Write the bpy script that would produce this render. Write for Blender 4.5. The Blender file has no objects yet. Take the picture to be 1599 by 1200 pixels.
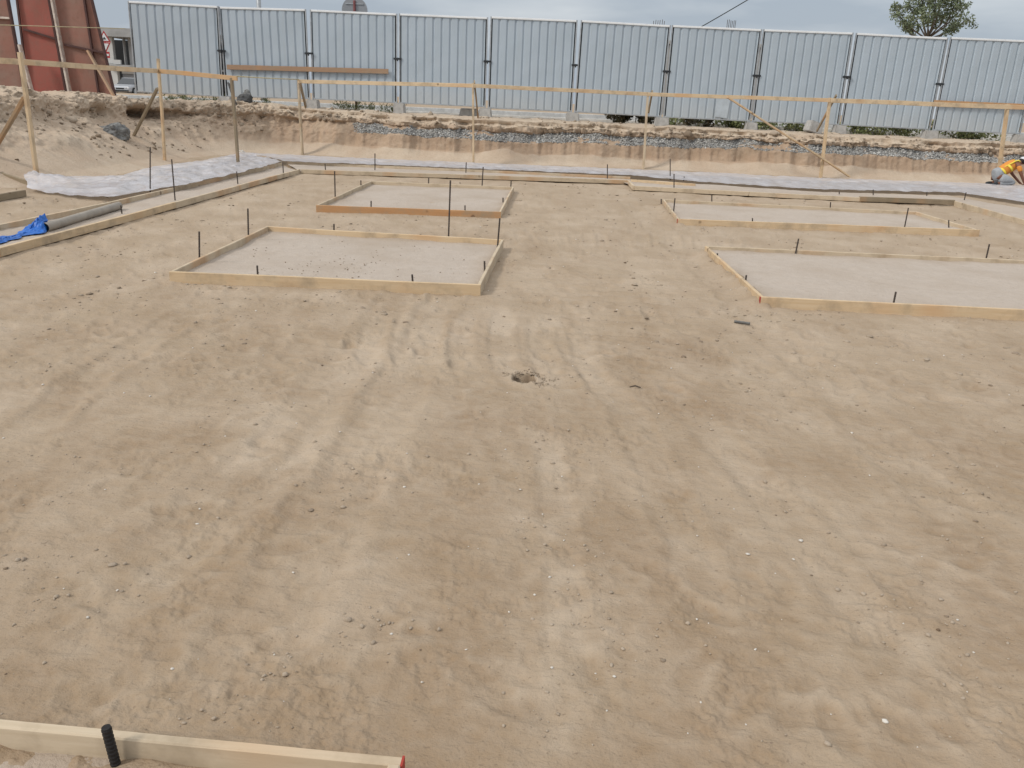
import bpy, bmesh, math, random
import numpy as np
from mathutils import Vector, Matrix
random.seed(7)
rng = np.random.default_rng(11)
S = bpy.context.scene
COL = S.collection
rad = math.radians

# ------------------------------------------------------------------ camera
EYE = np.array([0.0, 0.0, 1.7])
FPX, PITCH, ROLL = 1301.56, .327026, -.0420873          # focal length in photo pixels, tilt, roll
Fw = np.array([0, math.cos(PITCH), -math.sin(PITCH)])
Rt = np.array([1.0, 0, 0]); Up = np.cross(Rt, Fw)
Rt, Up = math.cos(ROLL)*Rt - math.sin(ROLL)*Up, math.sin(ROLL)*Rt + math.cos(ROLL)*Up
cd = bpy.data.cameras.new('camera'); cam = bpy.data.objects.new('camera', cd); COL.objects.link(cam)
cd.sensor_width = 36; cd.lens = FPX/1599*36; cd.clip_start = .05; cd.clip_end = 3000
cam.matrix_world = Matrix(((Rt[0], Up[0], -Fw[0], EYE[0]), (Rt[1], Up[1], -Fw[1], EYE[1]), (Rt[2], Up[2], -Fw[2], EYE[2]), (0, 0, 0, 1)))
S.camera = cam

# ------------------------------------------------------------------ light
S.view_settings.view_transform = 'Standard'; S.view_settings.look = 'None'; S.view_settings.gamma = 1
S.view_settings.exposure = 0.28
SUN_EL, SUN_AZ = rad(40), rad(-122)       # azimuth from +Y towards +X: from the left
w = bpy.data.worlds.new('World'); S.world = w; w.use_nodes = True
nt = w.node_tree; nt.nodes.clear()
def wn(t, **k):
    n = nt.nodes.new(t)
    for a, v in k.items(): setattr(n, a, v)
    return n
wo = wn('ShaderNodeOutputWorld'); bg = wn('ShaderNodeBackground'); bg.inputs[1].default_value = .1
sky = wn('ShaderNodeTexSky', sky_type='NISHITA', sun_disc=False); sky.sun_elevation = SUN_EL; sky.sun_rotation = SUN_AZ
sky.air_density = 1.2; sky.dust_density = 3
tc = wn('ShaderNodeTexCoord'); sep = wn('ShaderNodeSeparateXYZ'); nt.links.new(tc.outputs['Generated'], sep.inputs[0])
rp = wn('ShaderNodeValToRGB'); nt.links.new(sep.outputs[2], rp.inputs[0])
e = rp.color_ramp.elements
e[0].position = 0; e[0].color = (.355, .405, .47, 1); e[1].position = 1; e[1].color = (1.0, 1.0, 1.0, 1)
m1 = e = rp.color_ramp.elements.new(.16); m1.color = (.335, .385, .45, 1)
m2 = rp.color_ramp.elements.new(.45); m2.color = (.74, .77, .80, 1)
mp = wn('ShaderNodeMapping'); mp.inputs['Scale'].default_value = (2.2, 2.2, 9); nt.links.new(tc.outputs['Generated'], mp.inputs[0])
nz = wn('ShaderNodeTexNoise'); nz.inputs['Scale'].default_value = 1.6; nz.inputs['Detail'].default_value = 5; nz.inputs['Roughness'].default_value = .5
nt.links.new(mp.outputs[0], nz.inputs['Vector'])
cr = wn('ShaderNodeMapRange'); cr.inputs[1].default_value = .48; cr.inputs[2].default_value = .72; cr.inputs[3].default_value = 0; cr.inputs[4].default_value = .8
nt.links.new(nz.outputs[0], cr.inputs[0])
cm = wn('ShaderNodeMix', data_type='RGBA'); nt.links.new(cr.outputs[0], cm.inputs[0]); nt.links.new(rp.outputs[0], cm.inputs[6]); cm.inputs[7].default_value = (.60, .63, .66, 1)
sc10 = wn('ShaderNodeVectorMath', operation='SCALE'); sc10.inputs[3].default_value = 10; nt.links.new(cm.outputs[2], sc10.inputs[0])
mx = wn('ShaderNodeMix', data_type='RGBA'); mx.inputs[0].default_value = .88
nt.links.new(sky.outputs[0], mx.inputs[6]); nt.links.new(sc10.outputs[0], mx.inputs[7])
nt.links.new(mx.outputs[2], bg.inputs[0]); nt.links.new(bg.outputs[0], wo.inputs[0])
sl = bpy.data.lights.new('sun', 'SUN'); sl.energy = 1.5; sl.angle = rad(10); sl.color = (1, .95, .88)
so = bpy.data.objects.new('sun', sl); COL.objects.link(so)
sd = Vector((math.sin(SUN_AZ)*math.cos(SUN_EL), math.cos(SUN_AZ)*math.cos(SUN_EL), math.sin(SUN_EL)))
so.rotation_euler = sd.to_track_quat('Z', 'Y').to_euler()

# ------------------------------------------------------------------ placing helpers: photo pixel -> point of the place
def ray(x, y): return (x-800)/FPX*Rt - (y-600)/FPX*Up + Fw
def at(x, y, z=0.):
    d = ray(x, y); return EYE + d*((z-EYE[2])/d[2])
def aty(x, y, Y):
    d = ray(x, y); return EYE + d*(Y/d[1])

def tag(o, label=None, cat=None, group=None, kind=None):
    for k, v in (('label', label), ('category', cat), ('group', group), ('kind', kind)):
        if v: o[k] = v
    return o
def empty(name, loc, label, cat, group=None):
    o = bpy.data.objects.new(name, None); COL.objects.link(o); o.location = Vector(loc); o.empty_display_size = .1
    return tag(o, label, cat, group)
def link(name, me, mat=None, parent=None, mw=None, smooth=False):
    o = bpy.data.objects.new(name, me); COL.objects.link(o)
    if mat:
        for m in (mat if isinstance(mat, (list, tuple)) else [mat]): me.materials.append(m)
    if smooth: me.polygons.foreach_set('use_smooth', [True]*len(me.polygons))
    if parent is not None:
        o.parent = parent; o.matrix_parent_inverse = pmat(parent).inverted()
    if mw is not None: o.matrix_basis = mw
    return o
def pmat(o):
    m = Matrix.LocRotScale(o.location, o.rotation_euler, o.scale)
    return m if o.type == 'EMPTY' else o.matrix_basis.copy()
def from_np(name, V, Fq):
    me = bpy.data.meshes.new(name)
    V = np.asarray(V, np.float32); Fq = np.asarray(Fq, np.int32); k = Fq.shape[1]
    me.vertices.add(len(V)); me.vertices.foreach_set('co', V.ravel())
    me.loops.add(Fq.size); me.loops.foreach_set('vertex_index', Fq.ravel())
    me.polygons.add(len(Fq)); me.polygons.foreach_set('loop_start', np.arange(0, Fq.size, k, dtype=np.int32))
    try: me.polygons.foreach_set('loop_total', np.full(len(Fq), k, np.int32))
    except Exception: pass
    me.update(calc_edges=True)
    return me
def attr(me, name, vals):
    a = me.attributes.new(name, 'FLOAT', 'POINT'); a.data.foreach_set('value', np.asarray(vals, np.float32).ravel())
def gridfaces(n, m, wrap=False):
    i, j = np.meshgrid(np.arange(n-1), np.arange(m if wrap else m-1), indexing='ij')
    j2 = (j+1) % m
    return np.stack([i*m+j, i*m+j2, (i+1)*m+j2, (i+1)*m+j], -1).reshape(-1, 4)

# ------------------------------------------------------------------ noise
_a = rng.uniform(0, 2*np.pi, (256, 256)); GX, GY = np.cos(_a), np.sin(_a)
def pn(x, y, s=0):
    x = x + s*17.31; y = y + s*31.77
    x0 = np.floor(x).astype(np.int64); y0 = np.floor(y).astype(np.int64); fx = x-x0; fy = y-y0
    u = fx*fx*fx*(fx*(fx*6-15)+10); v = fy*fy*fy*(fy*(fy*6-15)+10)
    def g(i, j, dx, dy):
        a = (x0+i) & 255; b = (y0+j) & 255
        return GX[a, b]*dx + GY[a, b]*dy
    a = g(0, 0, fx, fy); b = g(1, 0, fx-1, fy); c = g(0, 1, fx, fy-1); d = g(1, 1, fx-1, fy-1)
    return (a+(b-a)*u)*(1-v) + (c+(d-c)*u)*v
def fbm(x, y, o=4, s=0, gain=.5):
    r = 0; a = 1.
    for k in range(o):
        r = r + a*pn(x, y, s+k); x = x*2.03; y = y*2.03; a *= gain
    return r
V3 = rng.uniform(-1, 1, (32, 32, 32))
def vn3(p, f):
    q = p*f; i = np.floor(q).astype(np.int64); t = q-i; t = t*t*(3-2*t); r = 0
    for dx in (0, 1):
        for dy in (0, 1):
            for dz in (0, 1):
                wgt = (t[..., 0] if dx else 1-t[..., 0])*(t[..., 1] if dy else 1-t[..., 1])*(t[..., 2] if dz else 1-t[..., 2])
                r = r + wgt*V3[(i[..., 0]+dx) & 31, (i[..., 1]+dy) & 31, (i[..., 2]+dz) & 31]
    return r
def sstep(a, b, x):
    t = np.clip((x-a)/(b-a), 0, 1); return t*t*(3-2*t)

# ------------------------------------------------------------------ materials
class NM:
    def __init__(s, name):
        s.m = bpy.data.materials.new(name); s.m.use_nodes = True; s.t = s.m.node_tree
        s.b = s.t.nodes['Principled BSDF']; s.out = s.t.nodes['Material Output']
    def n(s, t, **k):
        n = s.t.nodes.new(t)
        for a, v in k.items(): setattr(n, a, v)
        return n
    def l(s, a, b): s.t.links.new(a, b)
    def coord(s, kind='Object', scale=(1, 1, 1)):
        c = s.n('ShaderNodeTexCoord'); m = s.n('ShaderNodeMapping'); m.inputs['Scale'].default_value = scale
        s.l(c.outputs[kind], m.inputs[0]); return m.outputs[0]
    def noise(s, vec, scale, detail=4, rough=.55):
        n = s.n('ShaderNodeTexNoise'); n.inputs['Scale'].default_value = scale; n.inputs['Detail'].default_value = detail
        n.inputs['Roughness'].default_value = rough; s.l(vec, n.inputs['Vector']); return n.outputs[0]
    def rng(s, v, a, b, c=0, d=1):
        n = s.n('ShaderNodeMapRange'); s.l(v, n.inputs[0])
        for i, q in zip((1, 2, 3, 4), (a, b, c, d)): n.inputs[i].default_value = q
        return n.outputs[0]
    def mix(s, f, a, b, mode='MIX'):
        n = s.n('ShaderNodeMix', data_type='RGBA', blend_type=mode)
        for i, q in ((0, f), (6, a), (7, b)):
            if isinstance(q, (int, float)): n.inputs[i].default_value = q
            elif isinstance(q, tuple): n.inputs[i].default_value = (*q, 1)
            else: s.l(q, n.inputs[i])
        return n.outputs[2]
    def math(s, op, a, b):
        n = s.n('ShaderNodeMath', operation=op)
        for i, q in ((0, a), (1, b)):
            if isinstance(q, (int, float)): n.inputs[i].default_value = q
            else: s.l(q, n.inputs[i])
        return n.outputs[0]
    def attr(s, name):
        n = s.n('ShaderNodeAttribute', attribute_name=name); return n.outputs['Fac']
    def rand(s): return s.n('ShaderNodeObjectInfo').outputs['Random']
    def bump(s, h, dist, strength=1., prev=None):
        n = s.n('ShaderNodeBump'); n.inputs['Distance'].default_value = dist; n.inputs['Strength'].default_value = strength
        s.l(h, n.inputs['Height'])
        if prev is not None: s.l(prev, n.inputs['Normal'])
        return n.outputs[0]
    def done(s, col=None, rough=.9, metal=0, normal=None, spec=.3):
        if col is not None:
            if isinstance(col, tuple): s.b.inputs['Base Color'].default_value = (*col, 1)
            else: s.l(col, s.b.inputs['Base Color'])
        if isinstance(rough, (int, float)): s.b.inputs['Roughness'].default_value = rough
        else: s.l(rough, s.b.inputs['Roughness'])
        s.b.inputs['Metallic'].default_value = metal; s.b.inputs['Specular IOR Level'].default_value = spec
        if normal is not None: s.l(normal, s.b.inputs['Normal'])
        return s.m

def mk_sand():
    k = NM('sand'); P = k.coord('Object')
    t = k.attr('tone')
    hshade = k.attr('hole_shade'); c = k.mix(k.rng(t, 0, 1), (.305, .217, .139), (.495, .40, .302))
    n1 = k.noise(P, 1.3, 6, .6); c = k.mix(k.rng(n1, .35, .7, 0, .55), c, (.335, .250, .162))
    n2 = k.noise(P, 14, 5, .7); c = k.mix(k.rng(n2, .35, .75, 0, .35), c, (.42, .355, .285))
    n3 = k.noise(P, 260, 3, .7); c = k.mix(k.rng(n3, .3, .75, .0, .28), c, (.22, .165, .11))
    n4 = k.noise(P, 55, 2, .5); c = k.mix(k.rng(n4, .66, .74, 0, .5), c, (.17, .125, .085))
    c = k.mix(hshade, c, (.085, .056, .036)); nr = k.bump(n3, .0035, .5); nr = k.bump(k.noise(P, 75, 4, .65), .008, .45, nr)  # shade inside the hole is mixed into the sand colour as dark soil
    nr = k.bump(n2, .02, .25, nr); nr = k.bump(k.noise(k.coord('Object', (1, 1.9, 1)), 6.5, 4, .6), .035, .6, nr)
    return k.done(c, .95, 0, nr, .15)
def mk_fill():
    k = NM('pale_blinding'); P = k.coord('Object')
    c = k.mix(k.rng(k.attr('tone'), 0, 1), (.375, .305, .238), (.465, .402, .342))
    n2 = k.noise(P, 9, 6, .7); c = k.mix(k.rng(n2, .35, .75, 0, .5), c, (.375, .305, .24))
    n3 = k.noise(P, 26, 3, .6); c = k.mix(k.rng(n3, .64, .74, 0, .6), c, (.26, .21, .16))
    nr = k.bump(k.noise(P, 90, 4, .7), .006, .6); nr = k.bump(n2, .03, .6, nr)
    return k.done(c, .92, 0, nr, .2)
def mk_bank():
    k = NM('bank_soil'); P = k.coord('Object')
    g = k.attr('gravel'); t = k.attr('tone')
    c = k.mix(k.rng(t, 0, 1), (.41, .295, .208), (.54, .45, .35))
    n1 = k.noise(P, 3.0, 6, .65); c = k.mix(k.rng(n1, .35, .7, 0, .5), c, (.43, .34, .25))
    n5 = k.noise(P, 22, 4, .7); c = k.mix(k.rng(n5, .5, .75, 0, .5), c, (.30, .225, .16))
    v = k.n('ShaderNodeTexVoronoi'); v.inputs['Scale'].default_value = 34; k.l(P, v.inputs['Vector'])
    vb = k.n('ShaderNodeRGBToBW'); k.l(v.outputs['Color'], vb.inputs[0])
    st = k.mix(k.rng(vb.outputs[0], .2, .8), (.24, .245, .24), (.56, .56, .535))
    st = k.mix(k.rng(v.outputs['Distance'], .25, .6, 0, .8), st, (.12, .105, .09))
    n7 = k.noise(P, 6, 4, .65); g = k.math('ADD', g, k.math('MULTIPLY', k.math('SUBTRACT', n7, .5), .9)); edge = k.math('ADD', g, k.math('MULTIPLY', k.math('SUBTRACT', n5, .5), .9))
    c = k.mix(k.rng(edge, .40, .62), c, st)
    nr = k.bump(n5, .03, .6); nr = k.bump(k.noise(P, 120, 3, .7), .006, .4, nr)
    return k.done(c, .95, 0, nr, .15)
def mk_wood(name, a, b, knots=True, dirt=.5):
    k = NM(name); P = k.coord('Object', (1.2, 14, 14)); Q = k.coord('Object')
    r = k.rand(); off = k.n('ShaderNodeVectorMath', operation='ADD'); k.l(P, off.inputs[0])
    sx = k.n('ShaderNodeCombineXYZ'); k.l(k.math('MULTIPLY', r, 37), sx.inputs[0]); k.l(k.math('MULTIPLY', r, 11), sx.inputs[1]); k.l(sx.outputs[0], off.inputs[1])
    n = k.noise(off.outputs[0], 2.2, 5, .6)
    c = k.mix(k.rng(n, .3, .72), a, b)
    c = k.mix(k.rng(r, 0, 1, 0, .35), c, tuple(q*.72 for q in b))
    of2 = k.n('ShaderNodeVectorMath', operation='ADD'); k.l(Q, of2.inputs[0]); k.l(sx.outputs[0], of2.inputs[1])
    n2 = k.noise(of2.outputs[0], 3.5, 5, .65); c = k.mix(k.rng(n2, .48, .75, 0, dirt*2), c, (.33, .26, .18))
    n3 = k.noise(of2.outputs[0], 1.3, 2, .5); c = k.mix(k.rng(n3, .54, .68, 0, .5), c, (.50, .27, .12))
    if knots:
        v = k.n('ShaderNodeTexVoronoi'); v.inputs['Scale'].default_value = 2.4; k.l(of2.outputs[0], v.inputs['Vector'])
        c = k.mix(k.rng(v.outputs['Distance'], .06, .10, .7, 0), c, (.12, .07, .04))
    return k.done(c, .8, 0, k.bump(n, .003, .5), .3)
def mk_plain(name, col, rough=.7, metal=0, var=.25, scale=8, dark=None, spec=.4, bump=.0):
    k = NM(name); P = k.coord('Object'); n = k.noise(P, scale, 5, .65)
    d = dark or tuple(q*(1-var*1.6) for q in col)
    c = k.mix(k.rng(n, .38, .72), col, d)
    c = k.mix(k.rng(k.rand(), 0, 1, 0, var*.6), c, tuple(min(1, q*1.25) for q in col))
    return k.done(c, rough, metal, k.bump(n, bump, .6) if bump else None, spec)
def mk_sheet():
    k = NM('galvanised_sheet'); P = k.coord('Object'); Q = k.coord('Object', (9, 9, .5))
    n = k.noise(P, 1.2, 5, .6); s = k.noise(Q, 1.5, 5, .7)
    c = k.mix(k.rng(n, .35, .7), (.425, .49, .55), (.38, .445, .50))
    c = k.mix(k.rng(s, .48, .8, 0, .45), c, (.38, .415, .43))
    z = k.n('ShaderNodeSeparateXYZ'); k.l(k.coord('Object'), z.inputs[0])
    dust = k.math('ADD', z.outputs[2], k.math('MULTIPLY', n, .9))
    c = k.mix(k.rng(dust, .35, 1.1, .35, 0), c, (.50, .48, .44))
    c = k.mix(k.rng(k.rand(), 0, 1, 0, .25), c, (.385, .44, .48))
    return k.done(c, k.rng(s, .3, .7, .5, .7), .1, k.bump(n, .02, .15), .4)
def mk_plastic():
    k = NM('polythene'); P = k.coord('Object')
    n = k.noise(P, 2.5, 4, .6)
    k.b.inputs['Alpha'].default_value = .72
    k.b.inputs['Transmission Weight'].default_value = 0
    c = k.mix(k.rng(n, .35, .7), (.63, .62, .65), (.55, .53, .545)); c = k.mix(k.rng(k.noise(k.coord('Object', (1, 2.2, 1)), 1.7, 5, .65), .52, .72, 0, .6), c, (.43, .355, .285))
    return k.done(c, .28, 0, k.bump(k.noise(P, 14, 4, .6), .01, .5), .5)
def mk_leaf(name, a, b):
    k = NM(name); n = k.attr('tone'); c = k.mix(n, a, b)
    k.b.inputs['Subsurface Weight'].default_value = 0
    return k.done(c, .6, 0, None, .3)
def mk_red():
    k = NM('red_steel'); P = k.coord('Object'); n = k.noise(P, 1.1, 6, .65); m = k.noise(P, 7, 6, .7)
    c = k.mix(k.rng(n, .38, .68), (.34, .095, .075), (.25, .105, .08))
    c = k.mix(k.rng(m, .45, .8, 0, .5), c, (.215, .13, .10))
    return k.done(c, .65, .1, k.bump(m, .006, .3), .3)
def mk_brown():
    k = NM('dusty_brown_steel'); P = k.coord('Object'); n = k.noise(P, .9, 6, .65); m = k.noise(P, 6, 6, .7)
    c = k.mix(k.rng(n, .38, .68), (.26, .165, .13), (.28, .115, .085))
    c = k.mix(k.rng(m, .5, .8, 0, .5), c, (.15, .085, .055))
    return k.done(c, .7, .1, k.bump(m, .006, .3), .3)
M = dict(
    sand=mk_sand(), fill=mk_fill(), bank=mk_bank(), sheet=mk_sheet(), plastic=mk_plastic(), red=mk_red(), brown=mk_brown(),
    pine=mk_wood('pine_board', (.67, .53, .36), (.585, .43, .26)),
    pale=mk_wood('pale_dusty_board', (.60, .50, .37), (.51, .41, .285), True, .5),
    tan=mk_wood('tan_board', (.56, .38, .22), (.50, .32, .17)),
    orange=mk_wood('orange_board', (.56, .33, .165), (.47, .25, .115)),
    old=mk_wood('weathered_board', (.32, .26, .18), (.23, .18, .12), True, .5),
    rust=mk_wood('red_brown_plank', (.42, .25, .16), (.34, .24, .16), True, .4),
    redend=mk_plain('red_painted_end', (.38, .045, .03), .7),
    rebar=mk_plain('rusty_dark_steel', (.085, .068, .058), .8, .2, .3, 40),
    tube=mk_plain('galvanised_tube', (.43, .455, .475), .5, .5, .2, 6),
    patchm=mk_plain('pale_patch', (.47, .525, .57), .6, 0, .15, 4),
    offcut=mk_plain('grey_steel', (.17, .165, .155), .7, .2, .3, 40), blacksteel=mk_plain('black_steel', (.022, .02, .019), .7, .2, .4, 60),
    cap=mk_plain('bright_metal_cap', (.80, .82, .83), .5, .1, .08, 3),
    dark=mk_plain('dark_clamp', (.05, .055, .06), .6, .5),
    conc=mk_plain('concrete', (.43, .42, .40), .9, 0, .18, 9, None, .2, .01),
    kerb=mk_plain('painted_kerb', (.62, .62, .60), .85, 0, .2, 5),
    asphalt=mk_plain('asphalt', (.11, .11, .115), .9, 0, .25, 2),
    rock=mk_plain('grey_rock', (.25, .25, .24), .9, 0, .3, 7, (.05, .05, .055), .2, .04),
    darkrock=mk_plain('dark_rubble', (.10, .10, .10), .9, 0, .3, 9, (.035, .035, .035), .2, .03),
    clod=None, shell=mk_plain('pale_pebble', (.62, .58, .52), .8, 0, .2, 30),
    plaster=mk_plain('white_plaster', (.58, .58, .565), .9, 0, .12, .4),
    greywall=mk_plain('bare_concrete', (.36, .36, .355), .9, 0, .2, .8),
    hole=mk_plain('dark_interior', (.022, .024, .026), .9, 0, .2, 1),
    white=mk_plain('white_paint', (.75, .75, .74), .5), signred=mk_plain('sign_red', (.42, .03, .03), .5), black=mk_plain('black_plate', (.02, .02, .02), .6),
    signback=mk_plain('bare_sign_back', (.30, .31, .325), .5, .4, .12, 2), redpole=mk_plain('maroon_pole', (.16, .05, .05), .6),
    car=mk_plain('silver_car_paint', (.50, .52, .55), .25, .4, .05), glass=mk_plain('dark_glass', (.03, .035, .04), .08, 0, .1, 1, None, .8), tyre=mk_plain('rubber', (.02, .02, .02), .9),
    lampglass=mk_plain('headlight_glass', (.75, .77, .8), .1, 0, .05, 1, None, .8),
    blue=mk_plain('blue_tarp', (.012, .135, .52), .45, 0, .2, 6, None, .5), pipe=mk_plain('grey_pipe', (.33, .295, .25), .7, 0, .2, 5),
    leafA=mk_leaf('tree_leaf', (.10, .135, .075), (.24, .27, .16)), leafB=mk_leaf('shrub_leaf', (.10, .13, .05), (.29, .30, .14)), leafD=mk_leaf('dry_leaf', (.03, .03, .015), (.13, .10, .05)),
    bark=mk_plain('bark', (.11, .085, .065), .9, 0, .3, 6),
    skin=mk_plain('skin', (.20, .085, .05), .55, 0, .1, 10), hair=mk_plain('black_hair', (.012, .010, .009), .7), capw=mk_plain('white_cloth', (.66, .67, .70), .85, 0, .1, 12),
    trouser=mk_plain('grey_cloth', (.34, .36, .38), .9, 0, .2, 9), vest=mk_plain('orange_vest', (.68, .27, .05), .7, 0, .15, 7), yellow=mk_plain('yellow_tape', (.78, .62, .07), .6, 0, .1, 9), shoe=mk_plain('dark_shoe', (.03, .035, .04), .7), eye=mk_plain('eye_white', (.6, .58, .55), .3),
    twine=mk_plain('yellow_twine', (.55, .48, .30), .8), cable=mk_plain('black_cable', (.04, .045, .05), .7),
)
def mk_clod():
    k = NM('soil_clod'); c = k.mix(k.attr('tone'), (.15, .105, .07), (.40, .33, .255))
    n = k.noise(k.coord('Object'), 160, 3, .6)
    return k.done(c, .95, 0, k.bump(n, .004, .6), .15)
M['clod'] = mk_clod()
def mk_gravel():
    k = NM('gravel_stone'); c = k.mix(k.attr('tone'), (.16, .16, .16), (.55, .545, .52))
    return k.done(c, .85, 0, None, .2)
M['gravel'] = mk_gravel()

# ------------------------------------------------------------------ layout: formwork pads (top outer corners FL, FR, BR, BL)
BH = .10; BT = .032
def px3(q, z=BH): return at(q[0], q[1], z)
PADS = {}
PADS['A'] = [px3(q) for q in ((264, 424.5), (751, 445), (787, 374.7), (417, 353.6))]
PADS['B'] = [px3(q) for q in ((494, 320.6), (783, 331), (803, 292), (579, 283))]
c0, c3 = px3((1189, 464)), px3((1101, 384)); c1 = px3((1599, 484)); c2 = px3((1599, 406.5))
dx = (c1-c0)/np.linalg.norm(c1-c0); dx2 = (c2-c3)/np.linalg.norm(c2-c3)
PADS['C'] = [c0, c0+dx*4.6, c3+dx2*4.7, c3]
PADS['D'] = [px3(q) for q in ((1059, 342), (1531, 359.5), (1432, 331), (1035, 311.5))]
e1, e0 = px3((629, 1180)), px3((0, 1122)); de = (e0-e1)/np.linalg.norm(e0-e1)
eb = e1+de*3.0; nrm = np.array([de[1], -de[0], 0]);
if nrm[1] > 0: nrm = -nrm
PADS['E'] = [eb+nrm*3.0, e1+nrm*3.0, e1, eb]
LIN = [px3(q) for q in ((0, 388), (118, 357.5), (275, 316), (374, 290), (469.5, 264.5))]
LIN = [LIN[0]+(LIN[0]-LIN[1])/np.linalg.norm(LIN[0]-LIN[1])*4.0] + LIN
LOUT = [px3(q) for q in ((0, 351.5), (175, 316), (400, 264.5), (442, 254.5))]
LOUT = [LOUT[0]+(LOUT[0]-LOUT[1])/np.linalg.norm(LOUT[0]-LOUT[1])*4.0] + LOUT
BIN1 = [px3(q) for q in ((470.5, 264.5), (720, 272.6), (984, 281.5))]
BIN2 = [px3(q) for q in ((992, 290.5), (1170, 299.5), (1345, 308.5))]
BOLD = [px3(q, .12) for q in ((1343, 307), (1491, 312.5))]
BMID = [px3(q) for q in ((986, 280.5), (1087, 287))]
BOUT = [px3(q) for q in ((449, 253), (720, 264.5), (985, 276.5))]
RIN = [px3(q) for q in ((1490, 314), (1599, 343.5))]; RIN.append(RIN[1]+(RIN[1]-RIN[0])*1.0)
HOLE = at(818, 594, 0)

# ------------------------------------------------------------------ pit ground
RX0, RY0, RS = -16.0, -5.0, .02
NX, NY = 1700, 1700
xs = RX0+np.arange(NX)*RS; ys = RY0+np.arange(NY)*RS
XX, YY = np.meshgrid(xs, ys)
H = .020*fbm(XX*.45, YY*.45, 3, 1) + .005*fbm(XX*1.5, YY*1.2, 3, 5)
H += .005*np.abs(fbm(XX*2.6, YY*2.0, 3, 9))+(.0022+.009*sstep(3.5, 7.5, YY))*fbm(XX*2.9, YY*4.6, 4, 19)
band = sstep(6.5, 9, YY)
H += band*.017*fbm(XX*1.3, YY*6.0, 4, 14)
T = .46+.40*fbm(XX*1.1, YY*.38, 4, 21)+.22*fbm(XX*.33, YY*.3, 3, 25)+.50*fbm(XX*2.6, YY*1.3, 4, 29)
T += .20*sstep(.04, .12, fbm(XX*1.9+.5*YY, YY*1.0, 4, 77))-.16*sstep(.06, .16, fbm(XX*2.4, YY*1.7, 4, 83))
def stamp(cx, cy, R, fn):
    i0 = max(0, int((cx-R-RX0)/RS)); i1 = min(NX, int((cx+R-RX0)/RS)+1); j0 = max(0, int((cy-R-RY0)/RS)); j1 = min(NY, int((cy+R-RY0)/RS)+1)
    if i1 <= i0 or j1 <= j0: return
    fn(slice(j0, j1), slice(i0, i1), XX[j0:j1, i0:i1]-cx, YY[j0:j1, i0:i1]-cy)
for i in range(3600):                                   # scuffed footprints
    if i % 3 == 0:
        px, py = random.uniform(-8, 12), random.uniform(1.8, 23)
    else:
        py = 2+ (random.random()**1.3)*14; px = random.uniform(-.7, .8)*py
    a = random.uniform(0, 6.28); dp = random.uniform(.002, .008)*(1.5 if py > 5 else .5); la = random.uniform(.07, .16)
    def fp(sj, si, X, Y):
        u = X*math.cos(a)+Y*math.sin(a); v = -X*math.sin(a)+Y*math.cos(a)
        q = np.sqrt((u/la)**2+(v/(la*.42))**2)
        H[sj, si] += dp*(-(1-sstep(.6, 1.05, q)) + .8*np.exp(-((q-1.25)/.22)**2)*(.6+.8*pn(X*9, Y*9, i % 50)))
        T[sj, si] += -.08*(1-sstep(.6, 1.1, q))+.13*np.exp(-((q-1.25)/.25)**2)
    stamp(px, py, la*1.9, fp)
def track(pts, wd, dep, lug, tone):                       # dusty wheel track along a polyline
    pts = [np.array(p) for p in pts]
    s0 = 0; tot = sum(np.linalg.norm(b-a) for a, b in zip(pts[:-1], pts[1:])); fe = min(.7, tot*.25)
    for a, b in zip(pts[:-1], pts[1:]):
        L = np.linalg.norm(b-a); d = (b-a)/L
        u = (XX-a[0])*d[0]+(YY-a[1])*d[1]; v = -(XX-a[0])*d[1]+(YY-a[1])*d[0]
        m = (u > -.05) & (u < L+.05) & (np.abs(v) < wd*2.2)
        vv = np.abs(v[m])/wd + .5*pn(u[m]*1.5, v[m]*1.5, 60); uu = u[m]+s0
        pr = -(1-sstep(.7, 1.05, vv))+.9*np.exp(-((vv-1.25)/.25)**2)
        fd = sstep(0, fe, uu+.25*pn(uu*2, v[m]*6, 63)*fe)*(1-sstep(tot-fe, tot, uu))
        H[m] += fd*dep*pr*(.75+.5*pn(uu*3, vv, 61)) + lug*np.sin(uu*2*np.pi/.13+np.sign(v[m])*1.2)*(1-sstep(.7, 1, vv))
        T[m] += fd*tone*(1-sstep(.25, 1.35, vv))*(.6+1.2*pn(uu*1.1, vv*.6, 62))
        s0 += L
def gp(*q): return [at(x, y, 0)[:2] for x, y in q]
track(gp((888, 1190), (885, 900), (862, 730), (845, 650)), .075, .004, 0, .7)
track(gp((0, 1060), (120, 1010), (250, 900), (350, 830), (470, 720), (560, 600)), .085, .004, 0, .62)
track(gp((1120, 1050), (1080, 850), (980, 640), (905, 560), (850, 480)), .10, .006, 0, .4)
track(gp((1500, 1110), (1330, 930), (1190, 760), (1060, 620)), .11, .006, 0, .45)
track(gp((0, 720), (140, 590), (330, 470)), .12, .010, .002, .3)
track(gp((120, 1000), (440, 700), (620, 470), (860, 300)), .16, .008, .003, .12)
track(gp((300, 1180), (560, 740), (690, 470), (880, 300)), .16, .008, .003, .12)
track(gp((1599, 900), (1250, 560), (1050, 380), (960, 300)), .16, .008, .003, .15)
for k, (xa, xb, xc, yt, yb, tn_) in enumerate(((596, 575, 610, 492, 590, .5), (640, 632, 648, 486, 602, .6), (682, 668, 690, 488, 604, .6), (733, 716, 735, 486, 592, .6), (790, 782, 800, 480, 600, .75), (842, 852, 885, 490, 625, .5), (905, 925, 960, 500, 630, .4))):
    track(gp((xa, yt), ((xa+xb)/2-6, (yt*2+yb)/3), (xb, (yt+2*yb)/3), (xc, yb)), .09, .0065, 0, tn_*1.5)   # curved roller ridges near the hole
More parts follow.
